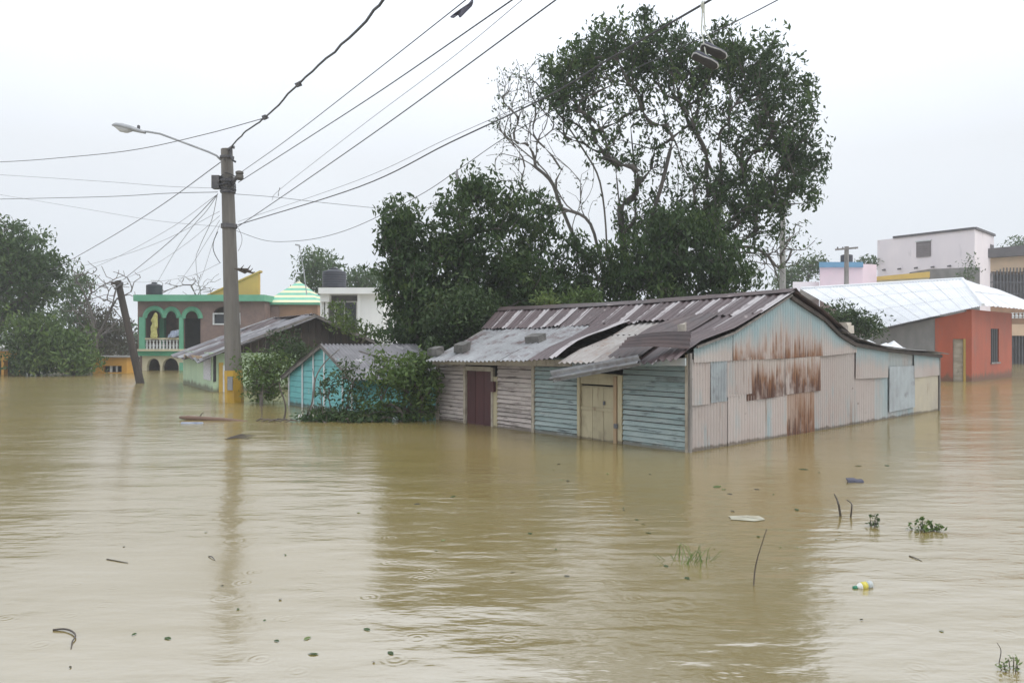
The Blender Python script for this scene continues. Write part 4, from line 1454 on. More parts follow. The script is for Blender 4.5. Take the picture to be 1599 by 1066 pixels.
# ================================================================== poles, lamp and cables
PB0, PT0 = WT(366, 628), PX(354, 233, 21.4)
UP = thing('utility_pole', 'tall concrete utility pole with a yellow painted base', 'utility pole', PB0)
axis = (PT0 - PB0)
def onpole(py):
    z = EYE + (CY - py) / FPX * 21.45
    return PB0 + axis * ((z - PB0.z) / axis.z)
G().tube([PB0 - axis * .18, onpole(578), onpole(400), PT0], [.245, .225, .19, .155], 8).build('shaft', 'pole_concrete', UP)
G().tube([PB0 - axis * .12, onpole(578)], [.262, .242], 8).build('painted_base', 'pole_yellow', UP)
c = onpole(596) + V((-.02, -.25, 0))
G().box(c + V((-.06, -.015, -.22)), c + V((.08, .02, .16))).build('number_plate', 'roof_zinc', UP)
for y in (247, 283, 300, 352, 355):
    p = onpole(y)
    G().lathe(p - ZUP * .03, [(.19 + (y - 240) * .0003, 0), (.20 + (y - 240) * .0003, .01), (.20 + (y - 240) * .0003, .06), (.19, .07)], 8).build('steel_band', 'hardware', UP)
# cluster of boxes and insulators
g = G()
p = onpole(288) + V((-.30, -.05, -.12))
g.box(p + V((-.10, -.1, -.02)), p + V((.11, .12, .34)))
g.build('junction_box', 'hardware', UP)
g = G()
g.tube([onpole(296), onpole(284) + V((.2, -.1, .0)), PX(375, 272, 21.2)], [.08, .06, .05], 6)
g.build('bracket', 'hardware', UP)
G().lathe(PX(374, 281, 21.2), [(.07, 0), (.11, .05), (.11, .12), (.08, .14), (.11, .17), (.11, .22), (.05, .25)], 10).build('insulator', 'pole_concrete', UP)
for k in range(9):
    g = G()
    p = onpole(276 + k * 3.2)
    a = rnd.uniform(0, 6.28)
    ring = []
    for i in range(9):
        an = a + i * .7
        ring.append(p + V((math.cos(an) * .21, math.sin(an) * .21, rnd.uniform(-.07, .07))))
    ring.append(p + V((rnd.uniform(-.35, .35), -.25, rnd.uniform(-.25, .15))))
    g.tube(ring, .014, 4)
    g.build('wire_wrap', 'cable', UP)
g = G()
g.tube([PX(361, 231, 21.3), PX(360, 242, 21.25), PX(363, 250, 21.2), PX(368, 253, 21.2)], .03, 5)
g.build('hook', 'cable', UP)
g = G()
g.tube([PX(356, 234, 21.3), PX(362, 230, 21.3), PX(366, 230, 21.3)], .045, 6)
g.build('shackle', 'hardware', UP)
loop = [PX(340 - 9 * math.sin(i / 8 * math.pi) + i * .4, 362 + i * 6, 21.2) for i in range(9)]
G().tube(loop, .012, 4).build('hanging_coil', 'cable', UP)
loop = [PX(372 + 6 * math.sin(i / 8 * math.pi), 356 + i * 4.5, 21.2) for i in range(9)]
G().tube(loop, .007, 4).build('hanging_coil', 'cable_pale', UP)
g = G()
for k in range(6):
    p = PX(366, 419, 21.2)
    g.tube([p, p + V((.18 + .07 * k, -.05, -.03 - .05 * (k % 3))), p + V((.3 + .06 * k, -.1, .08 - .09 * (k % 3)))], [.02, .03, .008], 4)
g.build('snagged_debris', 'twig', UP)

# street lamp on its arm
LA = [PX(345, 250, 21.4), PX(338, 243, 21.4), PX(325, 237, 21.4), PX(285, 222, 21.4), PX(250, 209, 21.4), PX(232, 206, 21.4), PX(222, 205, 21.4)]
LP = thing('street_lamp', 'grey cobra-head street lamp on a long curved arm', 'street lamp', LA[0])
G().tube(LA, .03, 8).build('arm', 'lamp_metal', LP, smooth=True)
def loft(g, secs, n=12):
    """secs: (centre, axis1*halfwidth, axis2 up, up height, down height)"""
    base = len(g.v)
    for c, sx, up, h1, h0 in secs:
        for j in range(n):
            a = 2 * math.pi * j / n
            s = math.sin(a)
            g.v.append(tuple(V(c) + sx * math.cos(a) + up * (s * (h1 if s > 0 else h0))))
    for i in range(len(secs) - 1):
        for j in range(n):
            g.f.append((base + i * n + j, base + i * n + (j + 1) % n, base + (i + 1) * n + (j + 1) % n, base + (i + 1) * n + j))
            g.uv += [(0.5, 0.5)] * 4
    g.f.append(tuple(base + j for j in reversed(range(n))))
    g.f.append(tuple(base + (len(secs) - 1) * n + j for j in range(n)))
    g.uv += [(0.5, 0.5)] * (2 * n)
    return g
la, lb = PX(227, 207, 21.4), PX(176, 196, 21.4)
ld = (lb - la)
lu = V((ld.z, 0, -ld.x)).normalized()
lu = lu if lu.z > 0 else -lu
sy = V((0, 1, 0))
def hs(k, w, h1, h0):
    return (la + ld * k, sy * w, lu, h1, h0)
loft(G(), [hs(0, .05, .04, .04), hs(.15, .07, .06, .045), hs(.4, .14, .10, .04), hs(.7, .18, .12, .02), hs(.9, .15, .09, .02), hs(1, .06, .03, .02)]).build('lamp_housing', 'lamp_metal', LP, smooth=True)
loft(G(), [hs(.40, .08, .0, .05), hs(.55, .13, .0, .13), hs(.75, .14, .0, .13), hs(.93, .10, .0, .04)]).build('lamp_lens', 'lamp_glass', LP, smooth=True)
G().lathe(la + ld * .22 + lu * .06, [(.04, 0), (.04, .08), (.025, .10)], 10).build('photocell', 'hardware', LP)

# leaning wooden pole
b = WT(219, 598)
LWP = thing('leaning_pole', 'dark wooden pole leaning left out of the water', 'utility pole', b)
tp = PX(184, 438, 31.0)
G().tube([b - (tp - b) * .25, b, tp], [.17, .165, .13], 8).build('pole', 'wood_dark', LWP)
G().tube([tp + V((-.2, -.1, -.1)), tp + V((.25, -.1, -.15))], .06, 6).build('crosspiece', 'wood_dark', LWP)
G().tube([tp + V((-.05, -.18, -.35)), tp + V((.3, -.18, -.1))], .04, 6).build('bracket', 'hardware', LWP)

def smooth_pts(pts, per=8):
    pts = [V(p) for p in pts]
    P = [pts[0] * 2 - pts[1]] + pts + [pts[-1] * 2 - pts[-2]]
    out = []
    for i in range(1, len(P) - 2):
        for k in range(per):
            t = k / per
            a, b, c, d = P[i - 1], P[i], P[i + 1], P[i + 2]
            out.append(.5 * ((2 * b) + (c - a) * t + (2 * a - 5 * b + 4 * c - d) * t * t + (3 * b - a - 3 * c + d) * t ** 3))
    out.append(pts[-1])
    return out

def cable(label, pts, r, m='cable', jit=0.0, name='cable', per=8):
    P = smooth_pts([PX(*p) for p in pts], per)
    if jit:
        P = [p + V((rnd.uniform(-jit, jit), 0, rnd.uniform(-jit, jit))) for p in P]
    o = G().tube(P, r, 5).build(name, m, origin=P[0], smooth=True)
    tag(o, label, 'cable', 'overhead cables')
    return o
DP = 21.3
cable('lumpy twisted cable from the pole top to the upper edge', [(361, 229, DP), (385, 205, 19.6), (415, 183, 18), (468, 130, 15), (545, 60, 11.6), (602, -3, 9.6), (690, -95, 7.5)], .020, jit=.014, per=7)
P = smooth_pts([PX(*p) for p in [(361, 229, DP), (385, 206, 19.6), (415, 184, 18), (468, 132, 15), (545, 62, 11.6), (602, -1, 9.6)]], 4)
for i in (8, 12):
    k = P[i]
    g = G()
    rough_block(g, k - ZUP * .03, V((.10, 0, .05)), V((0, .06, 0)), V((-.03, 0, .08)), .25)
    o = g.build('cable_clamp', 'hardware', origin=k)
    tag(o, ('clamp where two cables join above the pole' if i == 8 else 'small clamp higher up the lumpy twisted cable'), 'clamp')
cable('thin cable sagging from the clamp above the pole to the left edge', [(415, 184, 18), (320, 210, 19.5), (210, 234, 21), (100, 246, 23), (0, 253, 25), (-160, 258, 28)], .010)
cable('uppermost of the straight cables rising to the top, with the dark rag', [(378, 268, DP), (450, 217, 17.6), (560, 132, 13.6), (725, 2, 9.8), (810, -66, 8.4)], .008)
cable('thick straight cable rising to the top below the dark rag', [(372, 285, DP), (480, 216, 16.8), (600, 138, 13.4), (800, 0, 9.2), (890, -62, 8)], .010)
cable('faint pale cable between the thick straight ones', [(425, 312, 20), (437, 296, 19), (560, 200, 15), (700, 95, 11.5), (818, -2, 9), (880, -52, 8)], .005, 'cable_pale')
cable('straight cable rising to the top just left of the tree crown', [(370, 355, DP), (480, 280, 16.8), (620, 182, 13), (868, 0, 8.7), (950, -60, 7.8)], .0095)
cable('heavy dark cable that the sneakers hang from', [(372, 351, DP), (560, 292, 16.5), (700, 224, 13.2), (850, 153, 10.4), (960, 87, 8.8), (1099, 6, 7.5), (1210, -58, 6.7)], .012)
cable('thin cable running close above the heavy sneaker cable', [(372, 346, DP), (560, 281, 16.6), (700, 216, 13.3), (846, 152, 10.45)], .005, 'cable_pale')
cable('sagging cable crossing in front of the leafy tree', [(368, 360, DP), (412, 375, 20), (450, 377, 19), (500, 371, 18.2), (560, 352, 17), (655, 305, 15), (720, 262, 13.8), (800, 208, 12.4), (950, 128, 10.6), (1120, 48, 9), (1215, 0, 8.2), (1310, -50, 7.5)], .0065)
cable('level cable from the pole boxes to the left edge', [(340, 300, DP), (260, 302, 22), (170, 307, 23.5), (0, 311, 26), (-120, 314, 28)], .009)
cable('cable from the pole boxes to the dense tree on the right', [(366, 303, DP), (430, 308, 22), (500, 316, 23), (600, 326, 24.5), (660, 329, 25)], .007)
cable('pale upper cable from the pole boxes to the left edge', [(340, 294, DP), (260, 291, 22), (170, 284, 23.5), (0, 273, 26), (-120, 266, 28)], .006, 'cable_pale')
cable('pale cable sloping from the left edge to the pole middle', [(344, 354, DP), (240, 344, 23), (120, 324, 25), (0, 304, 28), (-80, 292, 30)], .005, 'cable_pale')
cable('dark cable from the lamp arm down to the left tree', [(348, 251, DP), (341, 256, 21.6), (250, 322, 26), (170, 372, 31), (92, 416, 37), (60, 430, 39)], .013)
cable('dark cable from the pole boxes to the leaning pole', [(340, 303, DP), (300, 345, 23.5), (250, 390, 26.5), (192, 437, 31)], .011)
cable('pale cable fanning left from the pole boxes below the lamp cable', [(339, 304, DP), (260, 360, 25), (160, 412, 31), (62, 450, 39.5)], .007, 'cable_pale')
cable('pale drop cable curving from the pole boxes to the small tank', [(339, 305, DP), (322, 330, 22), (300, 355, 24), (272, 395, 30), (244, 444, 46.6)], .009, 'cable_pale')
cable('pale drop cable hanging down to the green parapet', [(339, 306, DP), (330, 345, 22.5), (312, 385, 26), (306, 410, 32), (312, 459, 44)], .009, 'cable_pale')
cable('pale low cable between the leaning pole and the concrete pole', [(188, 440, 31), (240, 440, 28), (300, 430, 25), (345, 410, 21.5)], .006, 'cable_pale')
cable('pale low cable from the leaning pole to the left tree', [(184, 441, 31), (140, 444, 33), (100, 443, 36), (60, 440, 39)], .007, 'cable_pale')
for k, (x, y, dd) in enumerate(((70, 428, 39.5), (187, 439, 31), (262, 459.5, 44.7), (303, 459.5, 44.7))):
    lab = ('pale cable fanning from the pole middle to the left tree', 'pale cable fanning from the pole middle to the leaning pole', 'pale cable fanning from the pole middle down to the green house', 'pale cable fanning from the pole middle to the parapet nearest the pole')[k]
    cable(lab, [(343, 330 + k * 7, DP), ((343 * 2 + x) / 3, (330 * 2 + y) / 3 + 14, 24), ((343 + x * 2) / 3, (330 + y * 2) / 3 + 12, 28), (x, y, dd)], .006, 'cable_pale')
# pendants on the faint cable and on the sagging one
o = G().tube([PX(437, 293, 18.9), PX(435, 300, 18.9), PX(434.5, 306, 18.9)], [.012, .006, .014], 5).build('cable_tag', 'cable_pale', origin=PX(437, 293, 18.9))
tag(o, 'tiny tag hanging from the faint pale cable right of the pole', 'cable tag')
o = G().tube([PX(714, 264, 13.85), PX(713, 272, 13.85), PX(715, 279, 13.85)], [.012, .03, .01], 6).build('snagged_rag', 'cable_pale', origin=PX(714, 264, 13.85))
tag(o, 'pale scrap snagged on the sagging cable left of the tree', 'rag')
# dark rag at the top edge
pts = [(739, 2), (737, 8), (728, 17), (719, 26), (717, 26), (715, 22), (712, 24), (708, 27), (703, 26), (712, 19), (722, 12), (731, 6), (737, -1)]
g = G()
for i in range(len(pts)):
    pass
front = [PX(x, y, 9.55 + .05 * math.sin(i * 1.7)) for i, (x, y) in enumerate(pts)]
g.prism(front, (0, .035, .0))
tag(g.build('torn_rag', 'cloth_dark', origin=front[0]), 'dark torn rag flapping from a cable at the top edge', 'rag')
G().tube([PX(741, -11, 9.6), PX(738, 1, 9.57)], .01, 5).build('rag_string', 'cloth_dark', bpy.data.objects['torn_rag'])
# antenna mast by the striped roof
T = thing('antenna_mast', 'thin bent antenna mast left of the big black tank', 'antenna', PX(478, 458, 44))
G().tube([PX(479, 460, 44), PX(474, 420, 44), PX(467, 384, 44)], .03, 5).build('mast', 'lamp_metal', T)
G().tube([PX(461, 382, 44), PX(467, 383, 44), PX(469, 386, 44)], .05, 5).build('antenna_head', 'lamp_metal', T)

# ------------------------------------------------------------------ pair of sneakers
def sneaker(T, heel, xd, up, L=.27):
    xd = V(xd).normalized()
    up = V(up)
    up = (up - xd * up.dot(xd)).normalized()
    yd = up.cross(xd)
    S = T
    def sec(x, w, h1, h0=0.0, z=0.0):
        return (V(heel) + xd * (x * L) + up * z, yd * w, up, h1, h0)
    loft(G(), [sec(.0, .028, .055, .0, .02), sec(.08, .036, .09, .0, .02), sec(.25, .038, .10, .0, .02), sec(.40, .037, .085, .0, .02), sec(.55, .042, .065, .0, .02), sec(.78, .046, .05, .0, .02), sec(.93, .036, .038, .0, .02), sec(1.0, .012, .02, .0, .02)], 14).build('upper', 'shoe_upper', S, smooth=True)
    mid = loft(G(), [sec(-.02, .024, .016, .012, .012), sec(.08, .041, .018, .014, .012), sec(.35, .040, .016, .012, .012), sec(.7, .050, .016, .013, .012), sec(.93, .040, .017, .012, .014), sec(1.02, .012, .014, .010, .018)], 14).build('midsole', 'shoe_sole', S, smooth=True)
    loft(G(), [sec(.02, .022, .004, .012, -.002), sec(.10, .036, .004, .012, -.004), sec(.35, .034, .004, .011, -.002), sec(.7, .045, .004, .012, -.004), sec(.93, .034, .004, .011, -.001), sec(.99, .010, .004, .008, .006)], 14).build('outsole', 'shoe_tread', S, smooth=True)
    return V(heel) + xd * .42 * L + up * .10
d = 7.5
S1 = thing('sneaker', 'dark sneaker with a pale sole, the upper right of the hanging pair', 'sneaker', PX(1094, 74, d), 'pair of sneakers on the cable')
top1 = sneaker(S1, PX(1094, 73, d), (.80, -.15, -.42), (.35, .62, .70))
S2 = thing('sneaker', 'dark sneaker with a pale sole, the lower left of the hanging pair', 'sneaker', PX(1082, 90, d - .05), 'pair of sneakers on the cable')
top2 = sneaker(S2, PX(1081, 87, d - .08), (.80, -.15, -.46), (.35, .62, .70))
for S, tp_, dx in ((S1, top1, 1.5), (S2, top2, -1.5)):
    k = PX(1098 + dx, 8, d)
    G().tube([tp_, PX(1098 + dx * 2, 48, d), PX(1098 + dx, 25, d), k, PX(1098 + dx, 2, d - .02), PX(1096 + dx, 10, d - .02), PX(1099, 20, d - .02)], .007, 5).build('lace', 'lace', S)

# ================================================================== trees and shrubs
def lump_points(lumps, shell=0.0):
    """points inside ellipsoids given by pixel centre, pixel radii, depth, depth radius and count"""
    out = []
    for cx, cy, rx, ry, d, rd, n in lumps:
        k = 0
        while k < n:
            q = rng.uniform(-1, 1, 3)
            r = np.linalg.norm(q)
            if r > 1 or r < shell:
                continue
            if rng.random() < .22:
                q = q / r * rng.uniform(.95, 1.3)
            dd = d + q[1] * rd
            c = PX(cx, cy, d)
            out.append((c.x + q[0] * rx / FPX * d, dd, c.z + q[2] * ry / FPX * d))
            k += 1
    return np.array(out)

def grow(stems, targets, seg=.45, bend=.35, jit=.04, back=.9, up=.10):
    """branch skeleton: each target is joined to the existing node that gives the straightest run"""
    P, D_, par = [], [], []
    paths = []
    for st in stems:
        pts = smooth_pts([V(p) for p in st], 4)
        ids = []
        for i, p in enumerate(pts):
            d = (pts[min(i + 1, len(pts) - 1)] - pts[max(i - 1, 0)]).normalized()
            P.append(np.array(p)); D_.append(np.array(d))
            if i:
                par.append(len(P) - 2)
            else:
                par.append(-1 if not paths else int(np.argmin([np.linalg.norm(q - np.array(p)) for q in P[:-1]])))
            ids.append(len(P) - 1)
        paths.append(ids)
    root = P[0]
    order = np.argsort(np.linalg.norm(targets - root, axis=1))
    PA, DA = np.array(P), np.array(D_)
    nst = len(P)
    for ti in order:
        t = targets[ti]
        dv = t - PA
        dist = np.linalg.norm(dv, axis=1) + 1e-6
        cosa = (dv * DA).sum(1) / dist
        cost = dist * (1 + back * (1 - cosa))
        cost[PA[:, 2] > t[2] + .8] *= 1.5
        n0 = int(np.argmin(cost))
        d = dist[n0]
        ns = max(2, min(7, int(d / seg) + 1))
        p0, d0 = PA[n0], DA[n0]
        ctrl = p0 + d0 * d * bend + np.array((0, 0, up * d))
        prev, newp, newd, ids = n0, [], [], [n0]
        last = p0
        for k in range(1, ns + 1):
            s = k / ns
            q = (1 - s) ** 2 * p0 + 2 * s * (1 - s) * ctrl + s * s * t
            if k < ns:
                q = q + rng.normal(0, jit, 3) * min(1, d)
            dd = q - last
            dd = dd / (np.linalg.norm(dd) + 1e-9)
            newp.append(q); newd.append(dd)
            par.append(prev)
            prev = len(par) - 1
            ids.append(prev)
            last = q
        PA = np.vstack([PA, newp]); DA = np.vstack([DA, newd])
        paths.append(ids)
    cnt = np.zeros(len(par))
    for ids in paths:
        cnt[ids[-1]] += 1
    for i in range(len(par) - 1, 0, -1):
        if par[i] >= 0 and par[i] < i:
            cnt[par[i]] += cnt[i]
    return PA, par, paths, cnt

def branches(name, PA, paths, cnt, r_tip, power, rmax, matname, parent, nside=5):
    g = G()
    for k, ids in enumerate(paths):
        rad = [min(rmax, r_tip * max(1, cnt[i]) ** power) for i in ids]
        if k and len(ids) > 1:
            rad[0] = min(rad[0], rad[1] * 1.25)
        rad[-1] = min(rad[-1], r_tip)if k else rad[-1]
        g.tube([V(PA[i]) for i in ids], rad, nside if max(rad) > .03 else 4, caps=False)
    return g.build(name, matname, parent, smooth=True)

def leaf_cloud(name, centres, per, spread, size, matname, parent=None, droop=.6, aspect=.38, flat=.75, origin=(0, 0, 0)):
    n = len(centres) * per
    c = np.repeat(centres, per, axis=0)
    off = rng.normal(0, 1, (n, 3))
    rr = np.linalg.norm(off, axis=1, keepdims=True)
    off = off / rr * np.minimum(rr, 1.9) * np.array([spread, spread, spread * flat]) * np.repeat(rng.uniform(.55, 1.25, (len(centres), 1)), per, axis=0)
    pos = c + off
    d = rng.normal(0, 1, (n, 3))
    d /= np.linalg.norm(d, axis=1, keepdims=True)
    d = d * (1 - droop * .5) + np.array((0.0, 0, -1.0)) * droop
    d /= np.linalg.norm(d, axis=1, keepdims=True)
    s = rng.normal(0, 1, (n, 3))
    s -= d * (s * d).sum(1, keepdims=True)
    s /= np.linalg.norm(s, axis=1, keepdims=True)
    L = size * rng.uniform(.45, 1.25, (n, 1))
    w = L * aspect * .5
    nn = np.cross(d, s)
    v0, v2 = pos - d * L * .5, pos + d * L * .5 + nn * L * .06
    v1, v3 = pos + s * w - nn * w * .25, pos - s * w - nn * w * .25
    verts = np.stack([v0, v1, v2, v3], 1).reshape(-1, 3)
    verts[:, 2] = np.maximum(verts[:, 2], .01)
    faces = np.arange(n * 4).reshape(-1, 4)
    return arr_mesh(name, verts, faces, matname, parent, origin)

def tree(name, label, base, stems, lumps, per, spread, size, leafm, barkm='bark', shell=0., r_tip=.008, power=.46, rmax=.3, group=None, droop=.6,
         bare=None, up=.1, seg=.45, aspect=.38, extra=None, cat='tree', flat=.75, inner=None, per_inner=10, back=.9, bend=.35, jit=.04):
    T = thing(name, label, cat, base, group)
    pts = lump_points(lumps, shell)
    allp = pts if bare is None else np.vstack([pts, bare])
    if inner:
        ip = lump_points(inner)
        allp = np.vstack([allp, ip])
    PA, par, paths, cnt = grow(stems, allp, up=up, seg=seg, back=back, bend=bend, jit=jit)
    branches('trunk', PA, paths, cnt, r_tip, power, rmax, barkm, T)
    cc = pts
    if extra:
        # leaves strung along the outer twigs as well
        tw = [PA[i] for ids in paths[len(stems):] for i in ids[1:-1] if cnt[i] < extra]
        if tw:
            cc = np.vstack([pts, np.array(tw)])
    leaf_cloud('crown', cc, per, spread, size, leafm, T, droop, aspect, flat)
    if inner:
        leaf_cloud('inner_crown', ip, per_inner, spread * .62, size * .95, leafm, T, droop, aspect, 1.5)
    return T

def B(px, d):
    p = PX(px, 533, d)
    return V((p.x, d, -.6))

# --- the big tree behind the shack
d = 25.0
b0 = B(985, d)
fork = PX(983, 452, d)
stems = [[b0, PX(985, 500, d), fork], [fork, PX(975, 400, d), PX(968, 330, d), PX(962, 270, d + .3)], [fork, PX(1000, 390, d - .4), PX(1030, 300, d - .6), PX(1050, 220, d - .6)],
         [fork, PX(1035, 400, d + .4), PX(1100, 330, d + .5), PX(1160, 270, d + .6)], [fork, PX(990, 380, d + .6), PX(992, 290, d + .8), PX(985, 200, d + .8)]]
lumps = [(893, 112, 42, 38, d, 1.3, 66), (868, 158, 26, 28, d - .3, .8, 24), (948, 86, 52, 34, d, 1.5, 70), (1005, 26, 10, 13, d, .3, 8), (1030, 84, 58, 32, d, 1.6, 80),
         (1108, 88, 56, 34, d, 1.6, 80), (1180, 108, 48, 44, d, 1.5, 80), (1226, 172, 38, 50, d, 1.4, 80), (1248, 240, 30, 44, d, 1.2, 64), (1232, 300, 40, 28, d, 1.2, 40), (1180, 325, 40, 24, d, 1.2, 34), (1140, 300, 50, 36, d, 1.3, 34), (1100, 345, 50, 26, d, 1.2, 28), (1185, 358, 26, 16, d, 1, 12)]
inner = [(905, 190, 34, 34, d, 1, 26), (960, 150, 50, 46, d, 1.4, 60), (1050, 150, 60, 46, d, 1.6, 80), (1140, 170, 58, 54, d, 1.6, 96), (950, 230, 34, 40, d, 1, 30), (1190, 240, 44, 54, d, 1.5, 76),
         (1095, 250, 64, 60, d, 1.5, 60), (1010, 240, 46, 56, d, 1.2, 36), (1120, 320, 60, 36, d, 1.3, 40), (985, 325, 26, 56, d, .8, 30), (1040, 335, 46, 46, d, 1, 34), (975, 390, 24, 40, d, .8, 30), (1080, 350, 60, 34, d, 1.2, 40), (1010, 370, 40, 40, d, 1, 34)]
bare = lump_points([(1195, 385, 50, 30, d, 1.5, 16), (1235, 400, 30, 30, d, 1, 10)])
tree('broadleaf_tree', 'tallest tree, its fan of dark branches and leaves rising behind the shack', b0, stems, lumps, 27, .19, .21, 'leaf_dark', r_tip=.011, power=.41, rmax=.24,
     bare=bare, up=.06, seg=.6, inner=inner, per_inner=13, back=1.9, bend=.22, jit=.02, group='trees behind the shack', flat=1.0)

# --- dense lower trees
d = 23.6
b0 = B(1060, d + .8)
lumps = [(1000, 415, 62, 44, d, 1.2, 60), (1075, 392, 72, 54, d, 1.3, 90), (1130, 410, 40, 46, d, 1.2, 46), (1048, 355, 44, 26, d, 1.0, 24), (1100, 440, 70, 30, d, 1.2, 40), (1010, 450, 70, 26, d, 1.2, 40)]
tree('broadleaf_tree', 'dense dark tree crowding directly above the shack ridge', b0, [[b0, PX(1055, 470, d + .8), PX(1058, 430, d + .5)]], lumps, 40, .22, .21, 'leaf_dark', group='trees behind the shack', droop=.75)
d = 24.2
b0 = B(905, d + .6)
lumps = [(930, 425, 44, 40, d, 1.2, 34), (880, 450, 52, 32, d, 1.2, 40), (845, 345, 28, 44, d, .9, 24), (835, 415, 48, 48, d, 1.2, 46), (900, 385, 26, 26, d, .8, 10), (800, 470, 60, 36, d - .4, 1.2, 44), (880, 480, 70, 22, d - .3, 1, 36)]
tree('broadleaf_tree', 'ragged dark tree filling the gap left of the big trunk', b0, [[b0, PX(890, 470, d + .6), PX(870, 430, d + .3)]], lumps, 40, .22, .21, 'leaf_dark', group='trees behind the shack', droop=.7)
d = 23.0
b0 = B(745, d + .6)
lumps = [(742, 298, 26, 22, d, .8, 20), (720, 352, 44, 44, d, 1.2, 40), (785, 325, 44, 34, d, 1.1, 36), (762, 400, 62, 52, d, 1.3, 74), (745, 470, 70, 42, d, 1.3, 70), (810, 440, 50, 40, d, 1.2, 40), (700, 420, 50, 50, d, 1.2, 50)]
tree('broadleaf_tree', 'dark leafy tree with a pointed tuft above the left end of the shack roof', b0, [[b0, PX(745, 450, d + .6), PX(742, 400, d + .3)]], lumps, 40, .22, .21, 'leaf_dark', group='trees behind the shack', droop=.65)
d = 22.6
b0 = B(650, d + .6)
lumps = [(628, 345, 28, 34, d, .9, 34), (622, 395, 30, 36, d, 1, 40), (660, 400, 46, 46, d, 1.2, 56), (640, 455, 48, 50, d, 1.3, 76), (650, 510, 50, 34, d, 1.3, 60), (705, 500, 56, 40, d, 1.3, 56), (670, 545, 50, 14, d, 1.2, 30)]
tree('broadleaf_tree', 'dense dark tree at the left of the group, beside the white house', b0, [[b0, PX(650, 500, d + .6), PX(645, 430, d + .3)]], lumps, 40, .22, .21, 'leaf_dark', group='trees behind the shack', droop=.65)
# lighter green leaves that hang over the roof edge
d = 19.9
b0 = B(735, d + .9)
lumps = [(715, 500, 36, 28, d, .7, 34), (735, 470, 40, 24, d + .3, .7, 26), (690, 525, 26, 22, d, .6, 22)]
tree('leafy_shrub', 'mid green shrub leaning over the left rake of the shack roof', b0, [[b0, PX(730, 520, d + .7)]], lumps, 56, .22, .16, 'leaf_mid', extra=1.5, cat='shrub', droop=.5)
d = 21.0
b0 = B(910, d + 1.2)
lumps = [(918, 464, 26, 8, d, .6, 16), (870, 470, 30, 7, d, .5, 12)]
tree('leafy_shrub', 'bright yellow-green sprays showing above the middle of the shack ridge', b0, [[b0, PX(905, 480, d + .8)]], lumps, 46, .16, .14, 'leaf_bright', cat='shrub', droop=.4)

# --- the leafless tree with wind-torn twigs
d = 26.0
b0 = B(938, d)
st = [[b0, PX(940, 480, d), PX(942, 430, d), PX(947, 374, d), PX(937, 285, d), PX(911, 234, d), PX(868, 171, d), PX(838, 130, d)],
      [PX(941, 425, d), PX(922, 350, d - .3), PX(885, 321, d - .3), PX(852, 268, d - .3), PX(805, 226, d - .3), PX(778, 202, d - .3)],
      [PX(938, 440, d), PX(904, 385, d + .3), PX(877, 324, d + .3), PX(858, 280, d + .3), PX(818, 250, d + .3), PX(785, 240, d + .3)],
      [PX(934, 455, d), PX(885, 410, d + .6), PX(830, 385, d + .6), PX(775, 368, d + .6), PX(735, 350, d + .6)]]
bare = lump_points([(805, 140, 30, 34, d, 1.2, 60), (840, 118, 30, 24, d, 1.2, 40), (790, 195, 22, 36, d, 1.2, 46), (830, 180, 34, 46, d, 1.2, 46), (800, 255, 34, 30, d, 1.2, 34), (870, 230, 34, 40, d, 1.2, 22),
                    (860, 310, 50, 40, d, 1.2, 20), (785, 160, 14, 50, d, 1.2, 40), (740, 340, 30, 26, d, 1, 22), (690, 335, 40, 20, d, 1, 16), (915, 290, 26, 50, d, 1, 14)])
T = thing('bare_tree', 'leafless tree with thin curving branches left of the tall crown', 'tree', b0, 'trees behind the shack')
PA, par, paths, cnt = grow(st, bare, seg=.5, bend=.4, jit=.025, back=2.2, up=.10)
branches('trunk', PA, paths, cnt, .008, .40, .10, 'bark_pale', T)
tips = np.array([PA[ids[-1]] for ids in paths[4:]])
leaf_cloud('sparse_leaves', tips[rng.random(len(tips)) < .4], 6, .16, .14, 'leaf_dark', T)
# bare drooping boughs right of the crowd of leaves
d = 25.5
b0 = B(1130, d)
st = [[b0, PX(1135, 460, d), PX(1140, 400, d), PX(1165, 385, d), PX(1200, 400, d), PX(1216, 440, d - .5)], [PX(1138, 410, d), PX(1175, 395, d + .6), PX(1210, 425, d + .6)]]
bare = lump_points([(1190, 410, 40, 30, d, 1, 26), (1235, 385, 26, 30, d, 1.2, 22), (1250, 365, 16, 20, d, 1, 10)])
T = thing('bare_tree', 'bare drooping boughs between the dense tree and the plain concrete pole', 'tree', b0, 'trees behind the shack')
PA, par, paths, cnt = grow(st, bare, seg=.5, bend=.5, jit=.06, back=1.2, up=.0)
branches('trunk', PA, paths, cnt, .011, .42, .12, 'bark_pale', T)
tips = np.array([PA[ids[-1]] for ids in paths[2:]])
leaf_cloud('sparse_leaves', tips[rng.random(len(tips)) < .7], 8, .16, .15, 'leaf_far', T)

